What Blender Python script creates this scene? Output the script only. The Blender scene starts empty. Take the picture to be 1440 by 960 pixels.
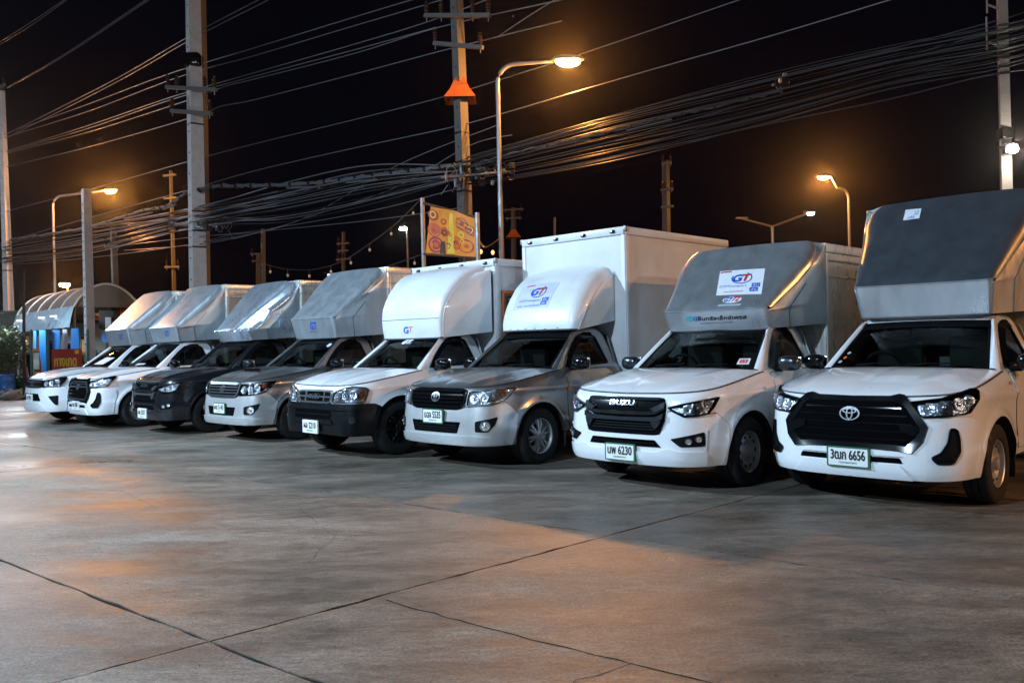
import bpy, bmesh, math, random
from mathutils import Vector, Matrix
R = math.radians
rnd = random.Random(7)
SC = bpy.context.scene
COL = SC.collection

# ------------------------------------------------------------ camera
FPX, ROLL, CAMH = 1177.0, R(-1.35), 1.45
cr_, sr_ = math.cos(ROLL), math.sin(ROLL)
CX = Vector((cr_, 0, sr_)); CY = Vector((-sr_, 0, cr_)); CZ = Vector((0, -1, 0))
cd = bpy.data.cameras.new('camera'); cd.sensor_width = 36; cd.lens = 36*FPX/1440
cd.clip_start = .05; cd.clip_end = 2000
cam = bpy.data.objects.new('camera', cd); COL.objects.link(cam)
cam.matrix_world = Matrix(((CX.x, CY.x, CZ.x, 0), (CX.y, CY.y, CZ.y, 0), (CX.z, CY.z, CZ.z, CAMH), (0, 0, 0, 1)))
SC.camera = cam

def at(px, py, Y):
    "world point that stands Y metres ahead of the photographer on the sight line of a photo pixel"
    d = Vector((0, 1, 0)) + CX*((px-720)/FPX) - CY*((py-480)/FPX)
    return Vector((0, 0, CAMH)) + d*Y

# ------------------------------------------------------------ world and light
W = bpy.data.worlds.new('World'); SC.world = W; W.use_nodes = True
bg = W.node_tree.nodes['Background']; bg.inputs[0].default_value = (.0014, .0019, .0050, 1); bg.inputs[1].default_value = .55
SC.view_settings.view_transform = 'Standard'; SC.view_settings.look = 'None'
SC.view_settings.exposure = 0; SC.view_settings.gamma = 1
SC.render.engine = 'CYCLES'
SC.cycles.use_denoising = True
SC.cycles.max_bounces = 6; SC.cycles.transparent_max_bounces = 12
SC.cycles.sample_clamp_indirect = 4

SODIUM = (1.0, .38, .08)
COOL = (.56, .78, 1.0)
P_SODIUM = 4500
P_FLOOD = 3900

# ------------------------------------------------------------ materials
MAT = {}
def nodes(name):
    m = bpy.data.materials.new(name); m.use_nodes = True
    nt = m.node_tree; return m, nt, nt.nodes['Principled BSDF']
def basic(name, col, rough=.5, metal=0., coat=0., spec=.5, var=.0, vscale=6., bump=0., bscale=40., emit=None, es=0.):
    m, nt, b = nodes(name)
    b.inputs['Base Color'].default_value = (*col, 1); b.inputs['Roughness'].default_value = rough
    b.inputs['Metallic'].default_value = metal; b.inputs['Coat Weight'].default_value = coat
    b.inputs['Coat Roughness'].default_value = .05; b.inputs['Specular IOR Level'].default_value = spec
    if var or bump:
        tc = nt.nodes.new('ShaderNodeTexCoord')
        n = nt.nodes.new('ShaderNodeTexNoise'); n.inputs['Scale'].default_value = vscale; n.inputs['Detail'].default_value = 6
        n.inputs['Roughness'].default_value = .65
        nt.links.new(tc.outputs['Object'], n.inputs['Vector'])
        if var:
            mr = nt.nodes.new('ShaderNodeMapRange'); mr.inputs[1].default_value = .3; mr.inputs[2].default_value = .75
            mr.inputs[3].default_value = 1-var; mr.inputs[4].default_value = 1+var*.3
            nt.links.new(n.outputs[0], mr.inputs[0])
            mx = nt.nodes.new('ShaderNodeVectorMath'); mx.operation = 'SCALE'; mx.inputs[0].default_value = col
            nt.links.new(mr.outputs[0], mx.inputs['Scale']); nt.links.new(mx.outputs[0], b.inputs['Base Color'])
            mr2 = nt.nodes.new('ShaderNodeMapRange'); mr2.inputs[1].default_value = .3; mr2.inputs[2].default_value = .7
            mr2.inputs[3].default_value = rough*.8; mr2.inputs[4].default_value = min(1, rough*1.35)
            nt.links.new(n.outputs[0], mr2.inputs[0]); nt.links.new(mr2.outputs[0], b.inputs['Roughness'])
        if bump:
            n2 = nt.nodes.new('ShaderNodeTexNoise'); n2.inputs['Scale'].default_value = bscale; n2.inputs['Detail'].default_value = 3
            nt.links.new(tc.outputs['Object'], n2.inputs['Vector'])
            bp = nt.nodes.new('ShaderNodeBump'); bp.inputs['Strength'].default_value = 1; bp.inputs['Distance'].default_value = bump
            nt.links.new(n2.outputs[0], bp.inputs['Height']); nt.links.new(bp.outputs[0], b.inputs['Normal'])
    if emit:
        b.inputs['Emission Color'].default_value = (*emit, 1); b.inputs['Emission Strength'].default_value = es
    MAT[name] = m; return m

basic('white_paint', (.74, .75, .77), .30, coat=1, var=.03, vscale=2)
basic('silver_paint', (.27, .275, .28), .30, metal=.8, coat=.6, var=.04, vscale=3)
basic('silver_light', (.52, .525, .53), .33, metal=.45, coat=.6, var=.04, vscale=3)
basic('grey_paint', (.012, .014, .018), .25, metal=.3, coat=.8)
basic('black_gloss', (.004, .0045, .0055), .14, spec=.3)
basic('black_plastic', (.0035, .004, .005), .55, spec=.10, var=.2, vscale=12)
basic('bumper_black', (.004, .005, .0065), .36, spec=.16, var=.2, vscale=9)
basic('grille_mesh', (.0015, .0015, .002), .9, spec=.03)
basic('cabin_trim', (.035, .034, .034), .7)
basic('seat_cloth', (.07, .068, .066), .85, var=.2)
basic('gunmetal', (.06, .068, .08), .24, metal=.8)
basic('chrome', (.60, .61, .63), .24, metal=.94)
basic('badge_chrome', (.30, .31, .33), .3, metal=.9)
basic('reflector', (.75, .76, .80), .22, metal=.8, bump=.012, bscale=38)
basic('glass_dark', (.0015, .0018, .0024), .05, spec=.04)
basic('glass_side', (.003, .0032, .004), .08, spec=.35)
basic('seam', (.006, .006, .007), .8)
basic('rubber', (.006, .006, .0065), .72, var=.35, vscale=18, bump=.002, bscale=90)
basic('rim_steel', (.55, .55, .56), .38, metal=.7, var=.25, vscale=16)
basic('rim_alloy', (.62, .62, .64), .30, metal=.75, var=.15, vscale=16)
basic('rim_black', (.015, .015, .017), .18, metal=.4, coat=.6)
basic('underbody', (.012, .011, .010), .85, var=.4, vscale=10)
basic('frp_white', (.66, .68, .70), .34, coat=.3, var=.16, vscale=2.2, bump=.004, bscale=1.6)
basic('box_white', (.60, .60, .61), .42, var=.18, vscale=1.6, bump=.003, bscale=2.2)
basic('plate_white', (.72, .73, .70), .45)
basic('plate_green', (.02, .11, .055), .4)
basic('ink_black', (.01, .01, .012), .5)
basic('ink_blue', (.015, .07, .42), .45)
basic('ink_red', (.50, .02, .03), .45)
basic('ink_teal', (.05, .28, .30), .45)
basic('ink_green', (.03, .12, .04), .5)
basic('ink_grey', (.34, .37, .42), .5)
basic('vinyl_white', (.66, .68, .74), .45, var=.08, vscale=9)
basic('vinyl_clear', (.50, .53, .62), .4, var=.1, vscale=9)
basic('orange_plastic', (.65, .14, .01), .3)
basic('poster_brown', (.22, .075, .02), .5, var=.2)
basic('concrete_pole', (.095, .09, .083), .85, var=.28, vscale=5, bump=.006, bscale=30)
basic('galvanised', (.22, .23, .24), .42, metal=.6, var=.15, vscale=8)
basic('dark_metal', (.03, .03, .03), .5, metal=.4)
basic('cable_black', (.006, .006, .0065), .40, spec=.3)
basic('joint_filler', (.022, .019, .016), .95, spec=.1)
basic('concrete_flood_pale', (.40, .41, .41), .8, var=.25, vscale=5, bump=.006, bscale=30)  # lighter copy of pole concrete, flood light brightness put into the colour
basic('cable_light', (.105, .11, .12), .42, metal=.4)
basic('ceramic', (.035, .016, .010), .25, coat=.5)
basic('orange_cone', (.55, .13, .02), .55, var=.25, vscale=14)
basic('leaf', (.065, .12, .035), .55, var=.4, vscale=9)
basic('leaf_dark', (.012, .020, .010), .6, var=.4, vscale=2)
basic('rock', (.20, .18, .16), .9, var=.35, vscale=5, bump=.03, bscale=12)
basic('barrel_blue', (.02, .17, .55), .38, var=.15)
basic('banner_blue', (.015, .22, .70), .5, var=.25, vscale=2)
basic('sign_red', (.42, .035, .018), .5, var=.2)
basic('sign_yellow', (.75, .48, .03), .5)
basic('canopy_sheet', (.075, .06, .048), .42, var=.25, vscale=2.5)
basic('canopy_rib', (.42, .40, .36), .45, metal=.3)
basic('awning_sheet', (.26, .38, .46), .30, metal=.4, var=.2, vscale=2)
basic('wall_orange', (.42, .17, .07), .8, var=.3, vscale=2)
basic('wall_pale', (.34, .42, .42), .75, var=.2, vscale=2)
basic('wall_dark', (.0035, .0035, .004), .9, var=.3, vscale=2)
basic('wood_brown', (.10, .045, .02), .7, var=.3)
basic('teal_paint', (.02, .13, .14), .5)
basic('banner_yellow', (.85, .26, .012), .5, var=.35, vscale=2.2)
basic('banner_orange', (.62, .09, .01), .5, var=.2, vscale=4)
basic('banner_pink', (.42, .03, .03), .5, var=.2, vscale=4)
basic('pink_cloth', (.45, .18, .20), .8)
basic('asphalt', (.045, .043, .042), .75, var=.25, vscale=.7, bump=.004, bscale=60)
basic('lamp_sodium', (1, .6, .2), .5, emit=(1.0, .42, .08), es=260)
basic('lamp_white', (1, 1, 1), .5, emit=(1.0, .90, .76), es=160)
basic('lamp_flood', (1, 1, 1), .5, emit=(.8, .9, 1.0), es=30)
basic('bulb_warm', (1, .8, .5), .5, emit=(1.0, .62, .28), es=1.2)
basic('bulb_dim', (.5, .45, .35), .3, emit=(1.0, .8, .5), es=.12)
basic('tube_light', (1, 1, 1), .5, emit=(.85, .95, 1.0), es=1.6)
basic('shop_window', (.5, .3, .15), .5, emit=(1.0, .5, .2), es=.25)

def steel(name, col, r0, r1, wob=.012, met=.75, var=.10):
    m, nt, b = nodes(name)
    b.inputs['Metallic'].default_value = met
    tc = nt.nodes.new('ShaderNodeTexCoord')
    mp = nt.nodes.new('ShaderNodeMapping'); mp.inputs['Scale'].default_value = (3.0, 3.0, .7)
    nt.links.new(tc.outputs['Object'], mp.inputs[0])
    n = nt.nodes.new('ShaderNodeTexNoise'); n.inputs['Scale'].default_value = 2.2; n.inputs['Detail'].default_value = 5; n.inputs['Roughness'].default_value = .6
    nt.links.new(mp.outputs[0], n.inputs['Vector'])
    mr = nt.nodes.new('ShaderNodeMapRange'); mr.inputs[1].default_value = .3; mr.inputs[2].default_value = .7; mr.inputs[3].default_value = r0; mr.inputs[4].default_value = r1
    nt.links.new(n.outputs[0], mr.inputs[0]); nt.links.new(mr.outputs[0], b.inputs['Roughness'])
    cr = nt.nodes.new('ShaderNodeMapRange'); cr.inputs[1].default_value = .25; cr.inputs[2].default_value = .75; cr.inputs[3].default_value = 1-var; cr.inputs[4].default_value = 1+var*.5
    nt.links.new(n.outputs[0], cr.inputs[0])
    mx = nt.nodes.new('ShaderNodeVectorMath'); mx.operation = 'SCALE'; mx.inputs[0].default_value = col
    nt.links.new(cr.outputs[0], mx.inputs['Scale']); nt.links.new(mx.outputs[0], b.inputs['Base Color'])
    n2 = nt.nodes.new('ShaderNodeTexNoise'); n2.inputs['Scale'].default_value = 1.7; n2.inputs['Detail'].default_value = 1.5
    nt.links.new(tc.outputs['Object'], n2.inputs['Vector'])
    bp = nt.nodes.new('ShaderNodeBump'); bp.inputs['Distance'].default_value = wob; bp.inputs['Strength'].default_value = 1
    nt.links.new(n2.outputs[0], bp.inputs['Height'])
    nt.links.new(bp.outputs[0], b.inputs['Normal'])
    MAT[name] = m
steel('stainless', (.46, .51, .55), .30, .42, .004, .72, .20)
steel('stainless_mid_sheen', (.44, .47, .50), .26, .38, .006, .75, .16)  # copy of the steel with its mid-bright sheen put into the colour
steel('stainless_sky_seam', (.145, .165, .195), .32, .42, .006, .8, .12)  # copy with the dark sky reflection put into the colour; also colours side seams
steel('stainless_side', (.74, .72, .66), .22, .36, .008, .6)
steel('stainless_mirror', (.55, .62, .70), .24, .34, .008, .8)

def lens_mat():
    m = bpy.data.materials.new('clear_lens'); m.use_nodes = True; nt = m.node_tree; nt.nodes.clear()
    o = nt.nodes.new('ShaderNodeOutputMaterial'); mx = nt.nodes.new('ShaderNodeMixShader')
    t = nt.nodes.new('ShaderNodeBsdfTransparent'); t.inputs[0].default_value = (.92, .94, .97, 1)
    g = nt.nodes.new('ShaderNodeBsdfGlossy'); g.inputs['Roughness'].default_value = .04
    f = nt.nodes.new('ShaderNodeFresnel'); f.inputs[0].default_value = 1.55
    nt.links.new(f.outputs[0], mx.inputs[0]); nt.links.new(t.outputs[0], mx.inputs[1]); nt.links.new(g.outputs[0], mx.inputs[2])
    nt.links.new(mx.outputs[0], o.inputs[0]); MAT['clear_lens'] = m
lens_mat()
def tinted(name, tint, ior, rough):
    m = bpy.data.materials.new(name); m.use_nodes = True; nt = m.node_tree; nt.nodes.clear()
    o = nt.nodes.new('ShaderNodeOutputMaterial'); mx = nt.nodes.new('ShaderNodeMixShader')
    t = nt.nodes.new('ShaderNodeBsdfTransparent'); t.inputs[0].default_value = (*tint, 1)
    g = nt.nodes.new('ShaderNodeBsdfGlossy'); g.inputs['Roughness'].default_value = rough
    f = nt.nodes.new('ShaderNodeFresnel'); f.inputs[0].default_value = ior
    nt.links.new(f.outputs[0], mx.inputs[0]); nt.links.new(t.outputs[0], mx.inputs[1]); nt.links.new(g.outputs[0], mx.inputs[2])
    nt.links.new(mx.outputs[0], o.inputs[0]); MAT[name] = m
tinted('glass_windscreen', (.26, .30, .29), 1.12, .03)
tinted('glass_side', (.30, .31, .31), 1.25, .04)

def concrete():
    m, nt, b = nodes('concrete_floor')
    N = nt.nodes.new; L = nt.links.new
    g = N('ShaderNodeNewGeometry')
    mp = N('ShaderNodeMapping'); mp.inputs['Rotation'].default_value = (0, 0, R(44.4)); mp.inputs['Scale'].default_value = (.55, 1.5, 1)
    L(g.outputs['Position'], mp.inputs[0])
    def noise(sc, det, src, ro=.6):
        n = N('ShaderNodeTexNoise'); n.inputs['Scale'].default_value = sc; n.inputs['Detail'].default_value = det; n.inputs['Roughness'].default_value = ro
        L(src, n.inputs['Vector']); return n.outputs[0]
    def rng(x, a, b_, c, d):
        r = N('ShaderNodeMapRange'); r.inputs[1].default_value = a; r.inputs[2].default_value = b_; r.inputs[3].default_value = c; r.inputs[4].default_value = d
        L(x, r.inputs[0]); return r.outputs[0]
    def mul(a, b_):
        q = N('ShaderNodeMath'); q.operation = 'MULTIPLY'; L(a, q.inputs[0])
        if isinstance(b_, float): q.inputs[1].default_value = b_
        else: L(b_, q.inputs[1])
        return q.outputs[0]
    big = noise(.55, 7, mp.outputs[0], .62)
    mid = noise(2.6, 8, mp.outputs[0], .7)
    fine = noise(55, 4, g.outputs['Position'], .75)
    grit = N('ShaderNodeTexVoronoi'); grit.inputs['Scale'].default_value = 60; L(g.outputs['Position'], grit.inputs['Vector'])
    oi = N('ShaderNodeObjectInfo')
    grain = noise(17, 5, mp.outputs[0], .75)
    t = mul(rng(big, .32, .68, .58, 1.22), rng(mid, .34, .68, .50, 1.28))
    t = mul(t, rng(grain, .32, .68, .62, 1.28))
    t = mul(t, rng(fine, .35, .65, .55, 1.4))
    t = mul(t, rng(oi.outputs['Random'], 0, 1, .86, 1.06))
    t = mul(t, rng(grit.outputs['Distance'], .05, .35, 1.18, .97))
    c = N('ShaderNodeVectorMath'); c.operation = 'SCALE'; c.inputs[0].default_value = (.192, .158, .126); L(t, c.inputs['Scale'])
    # dark oil and tyre stains
    st = noise(.9, 5, mp.outputs[0], .7)
    mx = N('ShaderNodeMix'); mx.data_type = 'RGBA'; mx.inputs[7].default_value = (.075, .066, .06, 1)
    L(rng(st, .57, .72, 0, .45), mx.inputs[0]); L(c.outputs[0], mx.inputs[6]); L(mx.outputs[2], b.inputs['Base Color'])
    L(mul(rng(big, .38, .62, .27, .60), rng(mid, .3, .7, .85, 1.25)), b.inputs['Roughness'])
    b.inputs['Specular IOR Level'].default_value = .6
    ad = N('ShaderNodeMath'); ad.operation = 'ADD'; L(mul(mid, 1.6), ad.inputs[0]); L(mul(fine, .28), ad.inputs[1])
    bp = N('ShaderNodeBump'); bp.inputs['Distance'].default_value = .010; L(ad.outputs[0], bp.inputs['Height']); L(bp.outputs[0], b.inputs['Normal'])
    MAT['concrete_floor'] = m
concrete()

# ------------------------------------------------------------ object helpers
def link(name, me, parent=None):
    o = bpy.data.objects.new(name, me); COL.objects.link(o)
    if parent: o.parent = parent
    return o
def mk(name, verts, faces, mat, parent=None, smooth=True, ang=35):
    me = bpy.data.meshes.new(name); me.from_pydata([tuple(v) for v in verts], [], faces)
    me.validate(); me.update()
    if smooth:
        bm = bmesh.new(); bm.from_mesh(me); bmesh.ops.recalc_face_normals(bm, faces=bm.faces)
        lim = R(ang)
        for f in bm.faces: f.smooth = True
        for e in bm.edges: e.smooth = not (len(e.link_faces) == 2 and e.calc_face_angle(0) > lim)
        bm.to_mesh(me); bm.free()
    me.materials.append(MAT[mat])
    return link(name, me, parent)
def thing(name, label, cat, group=None, loc=(0, 0, 0), rot=0):
    o = bpy.data.objects.new(name, None); COL.objects.link(o); o.location = loc; o.rotation_euler = (0, 0, rot)
    return tag(o, label, cat, group)
def tag(o, label, cat, group=None):
    o['label'] = label; o['category'] = cat
    if group: o['group'] = group
    return o
class MB:
    def __init__(s): s.v = []; s.f = []
    def add(s, vs, fs):
        n = len(s.v); s.v += [tuple(v) for v in vs]; s.f += [tuple(i+n for i in f) for f in fs]; return s
    def box(s, c, d, rot=None):
        x, y, z = d[0]/2, d[1]/2, d[2]/2
        vs = [Vector((a*x, b*y, e*z)) for a in (-1, 1) for b in (-1, 1) for e in (-1, 1)]
        if rot is not None: vs = [rot @ v for v in vs]
        vs = [v+Vector(c) for v in vs]
        return s.add(vs, [(0, 1, 3, 2), (4, 6, 7, 5), (0, 4, 5, 1), (2, 3, 7, 6), (0, 2, 6, 4), (1, 5, 7, 3)])
    def tube(s, pts, rad, n=8, cap=True, square=False, up=None):
        pts = [Vector(p) for p in pts]; k = len(pts); vs = []
        for i, p in enumerate(pts):
            d = (pts[min(i+1, k-1)]-pts[max(i-1, 0)]).normalized()
            u = Vector(up) if up else (Vector((0, 0, 1)) if abs(d.z) < .9 else Vector((1, 0, 0)))
            a = d.cross(u).normalized(); b = a.cross(d)
            r = rad[i] if isinstance(rad, (list, tuple)) else rad
            for j in range(n):
                t = 2*math.pi*(j+(.5 if square else 0))/n
                vs.append(p+a*math.cos(t)*r+b*math.sin(t)*r)
        fs = [(i*n+j, i*n+(j+1) % n, (i+1)*n+(j+1) % n, (i+1)*n+j) for i in range(k-1) for j in range(n)]
        if cap: fs += [tuple(range(n)), tuple(range((k-1)*n, k*n))]
        return s.add(vs, fs)
    def lathe(s, prof, axis='x', n=40, c=(0, 0, 0)):
        "prof: list of (axial, radius)"
        vs = []; k = len(prof)
        for a, r in prof:
            for j in range(n):
                t = 2*math.pi*j/n; x, y = r*math.cos(t), r*math.sin(t)
                p = {'x': (a, x, y), 'y': (x, a, y), 'z': (x, y, a)}[axis]
                vs.append((p[0]+c[0], p[1]+c[1], p[2]+c[2]))
        fs = [(i*n+j, i*n+(j+1) % n, (i+1)*n+(j+1) % n, (i+1)*n+j) for i in range(k-1) for j in range(n)]
        return s.add(vs, fs)
    def grid(s, P):
        r, c = len(P), len(P[0]); vs = [p for row in P for p in row]
        return s.add(vs, [(i*c+j, i*c+j+1, (i+1)*c+j+1, (i+1)*c+j) for i in range(r-1) for j in range(c-1)])
    def build(s, name, mat, parent=None, smooth=True, ang=35):
        return mk(name, s.v, s.f, mat, parent, smooth, ang)
def ellipsoid(c, r, e=2.0, nu=16, nv=10):
    vs, fs = [], []
    pw = lambda t: math.copysign(abs(t)**(2/e), t)
    for i in range(nv+1):
        ph = -math.pi/2+math.pi*i/nv
        for j in range(nu):
            th = 2*math.pi*j/nu
            vs.append((c[0]+r[0]*pw(math.cos(ph))*pw(math.cos(th)), c[1]+r[1]*pw(math.cos(ph))*pw(math.sin(th)), c[2]+r[2]*pw(math.sin(ph))))
    for i in range(nv):
        for j in range(nu):
            fs.append((i*nu+j, i*nu+(j+1) % nu, (i+1)*nu+(j+1) % nu, (i+1)*nu+j))
    return vs, fs
def rbox(c, d, bev=.01, rot=None):
    bm = bmesh.new(); bmesh.ops.create_cube(bm, size=1)
    for v in bm.verts: v.co = Vector((v.co.x*d[0], v.co.y*d[1], v.co.z*d[2]))
    bmesh.ops.bevel(bm, geom=bm.edges[:], offset=bev, segments=2, affect='EDGES', profile=.5)
    vs = [(rot @ v.co if rot is not None else v.co)+Vector(c) for v in bm.verts]
    bm.verts.index_update(); fs = [tuple(v.index for v in f.verts) for f in bm.faces]; bm.free()
    return vs, fs
def rpoly(pts, r=.02, n=4):
    "round the corners of a polygon"
    out = []; k = len(pts)
    for i in range(k):
        p0, p, p1 = (Vector(pts[(i+q) % k]) for q in (-1, 0, 1))
        a, b = p0-p, p1-p; rr = r[i] if isinstance(r, (list, tuple)) else r
        rr = min(rr, a.length*.45, b.length*.45)
        A, B = p+a.normalized()*rr, p+b.normalized()*rr
        for j in range(n+1):
            t = j/n; out.append(tuple(A*(1-t)**2+p*2*t*(1-t)+B*t*t))
    return out
def mirror(pts): return [(-a, b) for a, b in pts][::-1]
def sym(half):
    "closed outline from its right half, listed from top centre to bottom centre"
    return half+[(-a, b) for a, b in half[::-1] if a > 1e-6]
def patch_data(poly, mapf, off, thick, res=.05):
    bm = bmesh.new(); vs = [bm.verts.new((a, b, 0)) for a, b in poly]
    bm.faces.new(vs)
    bmesh.ops.triangulate(bm, faces=bm.faces[:])
    for ax in (0, 1):
        lo = min(p[ax] for p in poly); hi = max(p[ax] for p in poly); n = int((hi-lo)/res)
        for i in range(1, n+1):
            x = lo+(hi-lo)*i/(n+1); co = [0, 0, 0]; no = [0, 0, 0]; co[ax] = x; no[ax] = 1
            bmesh.ops.bisect_plane(bm, geom=bm.verts[:]+bm.edges[:]+bm.faces[:], plane_co=co, plane_no=no, dist=1e-5)
    bm.verts.index_update()
    V = [mapf(v.co.x, v.co.y, off) for v in bm.verts]; F = [tuple(v.index for v in f.verts) for f in bm.faces]
    if thick:
        low = {}
        for e in bm.edges:
            if e.is_boundary:
                for v in e.verts:
                    if v.index not in low: low[v.index] = len(V); V.append(mapf(v.co.x, v.co.y, off-thick))
                a, b = e.verts[0].index, e.verts[1].index; F.append((a, b, low[b], low[a]))
    bm.free(); return V, F
def patch(name, poly, mapf, off, thick, mat, parent, res=.05, smooth=True):
    V, F = patch_data(poly, mapf, off, thick, res); return mk(name, V, F, mat, parent, smooth, 40)
def ring_data(out, inn, mapf, off, thick, lift=0):
    n = len(out); V = [mapf(a, b, off) for a, b in out]+[mapf(a, b, off+lift) for a, b in inn]
    V += [mapf(a, b, off-thick) for a, b in out]+[mapf(a, b, off-thick) for a, b in inn]
    F = []
    for i in range(n):
        j = (i+1) % n; F += [(i, j, n+j, n+i), (i, j, 2*n+j, 2*n+i), (n+i, n+j, 3*n+j, 3*n+i)]
    return V, F
def ring(name, out, inn, mapf, off, thick, mat, parent, lift=0):
    V, F = ring_data(out, inn, mapf, off, thick, lift); return mk(name, V, F, mat, parent, True, 40)
def ell(cx, cz, rx, rz, n=24, a0=0, a1=360):
    return [(cx+rx*math.cos(R(a0+(a1-a0)*i/n)), cz+rz*math.sin(R(a0+(a1-a0)*i/n))) for i in range(n)]
def inset(poly, d):
    out = []; k = len(poly)
    ar = sum(poly[i][0]*poly[(i+1) % k][1]-poly[(i+1) % k][0]*poly[i][1] for i in range(k))
    sg = 1 if ar > 0 else -1
    for i in range(k):
        p0, p, p1 = (Vector(poly[(i+q) % k]) for q in (-1, 0, 1))
        a, b = (p-p0), (p1-p)
        if a.length < 1e-7: a = b
        if b.length < 1e-7: b = a
        a.normalize(); b.normalize()
        n = Vector((-a.y-b.y, a.x+b.x)); n = n.normalized() if n.length > 1e-6 else Vector((-a.y, a.x))
        c = max(.5, n.dot(Vector((-a.y, a.x)))); out.append(tuple(p+n*(d*sg/c)))
    return out
_tx = {}
def text_data(body):
    if body not in _tx:
        c = bpy.data.curves.new('t', 'FONT'); c.body = body; c.resolution_u = 3
        o = bpy.data.objects.new('t', c); COL.objects.link(o); bpy.context.view_layer.update()
        me = bpy.data.meshes.new_from_object(o)
        _tx[body] = ([tuple(v.co[:2]) for v in me.vertices], [tuple(p.vertices) for p in me.polygons])
        bpy.data.objects.remove(o); bpy.data.curves.remove(c); bpy.data.meshes.remove(me)
    return _tx[body]
def text(name, body, cx, cz, w, h, mapf, off, mat, parent, shear=0., bold=0.):
    V, F = text_data(body)
    if not V: return
    x0 = min(v[0] for v in V); x1 = max(v[0] for v in V); y0 = min(v[1] for v in V); y1 = max(v[1] for v in V)
    V2 = []; F2 = []
    for k, (dx, dy) in enumerate(((0, 0),) if not bold else ((-bold, 0), (bold, 0), (0, bold), (0, -bold))):
        n = len(V2)
        for x, y in V:
            a = (x-x0)/(x1-x0)-.5; b = (y-y0)/(y1-y0)-.5
            V2.append(mapf(cx+a*w+b*h*shear+dx, cz+b*h+dy, off+k*.0003))
        F2 += [tuple(i+n for i in f) for f in F]
    return mk(name, V2, F2, mat, parent, False)

# ------------------------------------------------------------ truck body surface: (s, z) -> point, s = distance round the nose from the centre line
PLAN=[(-.25,.02),(0,0),(.25,.012),(.5,.055),(.66,.125),(.77,.235),(.83,.38),(.862,.55),(.88,.75),(.888,1.0),(.892,1.6),(.89,2.55),(.888,3.2)]
def cr(p0,p1,p2,p3,t):
    return tuple(.5*((2*b)+(-a+c)*t+(2*a-5*b+4*c-d)*t*t+(-a+3*b-3*c+d)*t**3) for a,b,c,d in zip(p0,p1,p2,p3))
def tab():
    P=[]
    for i in range(1,len(PLAN)-2):
        for j in range(12): P.append(cr(PLAN[i-1],PLAN[i],PLAN[i+1],PLAN[i+2],j/12))
    P.append(PLAN[-2]); S=[0.]
    for a,b in zip(P,P[1:]): S.append(S[-1]+math.dist(a,b))
    return P,S
PP,SS=tab()
def plan(S):
    S=abs(S)
    lo,hi=0,len(SS)-1
    if S>=SS[-1]:
        return (PP[-1][0],PP[-1][1]+S-SS[-1]),(1.,0.)
    while hi-lo>1:
        m=(lo+hi)//2
        if SS[m]<=S: lo=m
        else: hi=m
    t=(S-SS[lo])/(SS[hi]-SS[lo])
    def tan(i):
        a=PP[max(i-1,0)];b=PP[min(i+1,len(PP)-1)]
        if i==0: a=(-PP[1][0],PP[1][1])
        return (b[0]-a[0],b[1]-a[1])
    p=tuple(a+(b-a)*t for a,b in zip(PP[lo],PP[hi]))
    ta,tb=tan(lo),tan(hi); d=(ta[0]*(1-t)+tb[0]*t,ta[1]*(1-t)+tb[1]*t); l=math.hypot(*d)
    return p,(d[1]/l,-d[0]/l)
def sofv(v):
    lo,hi=0.6,SS[-1]
    for _ in range(40):
        m=(lo+hi)/2
        if plan(m)[0][1]<v: lo=m
        else: hi=m
    return lo
def lerp1(tb,x):
    if x<=tb[0][0]: return tb[0][1]
    for (a,b),(c,d) in zip(tb,tb[1:]):
        if x<=c: 
            t=(x-a)/(c-a); return b+(d-b)*t
    return tb[-1][1]
def smooth(tb,x):
    # cosine eased interpolation
    if x<=tb[0][0]: return tb[0][1]
    for i,((a,b),(c,d)) in enumerate(zip(tb,tb[1:])):
        if x<=c:
            t=(x-a)/(c-a)
            m0=(d-b) if i==0 else (d-tb[i-1][1])*(c-a)/(c-tb[i-1][0])
            m1=(d-b) if i+2>=len(tb) else (tb[i+2][1]-b)*(c-a)/(tb[i+2][0]-a)
            return (2*t**3-3*t*t+1)*b+(t**3-2*t*t+t)*m0+(-2*t**3+3*t*t)*d+(t**3-t*t)*m1
    return tb[-1][1]
DEF=dict(front=[(.22,-.06),(.30,-.015),(.40,0),(.52,0),(.62,-.01),(.75,-.03),(.88,-.06),(.96,-.10),(1.05,-.16)],
 side=[(.22,-.05),(.30,-.02),(.44,.004),(.50,.012),(.54,.002),(.70,.002),(.84,.006),(.895,.020),(.915,.018),(.94,.002),(1.0,-.018),(1.1,-.05),(1.2,-.09)],
 ztop=[(0,.925),(.5,.935),(.9,.955),(1.2,.995),(1.6,1.05),(2.0,1.10),(2.6,1.125),(3.4,1.14)],
 wheel_v=.92,wheel_z=.335,wheel_r=.335)
def sstep(a,b,x):
    t=min(1,max(0,(x-a)/(b-a))); return t*t*(3-2*t)
def M(s,z,off=0.,c=DEF):
    S=abs(s); p,n=plan(S)
    w=sstep(.6,1.2,S)
    o=(1-w)*smooth(c['front'],z)+w*lerp1(c['side'],z)
    zt=smooth(c['ztop'],S)
    k=max(0,(z-(zt-.11))/.11)
    o-=.03*k*k*(.6+.4*w)
    if 1.0<S<2.4:
        r=math.hypot(p[1]-c['wheel_v'],z-c['wheel_z'])
        o+=c.get('flare',.022)*math.exp(-((r-.41)/.05)**2)
    o+=off
    u=p[0]+n[0]*o; v=p[1]+n[1]*o
    nz=c.get('nose',.04)
    if S<1.0: v+=nz*(1-S*S)**2
    return (math.copysign(u,s) if s else 0.0,v,z)

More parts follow.
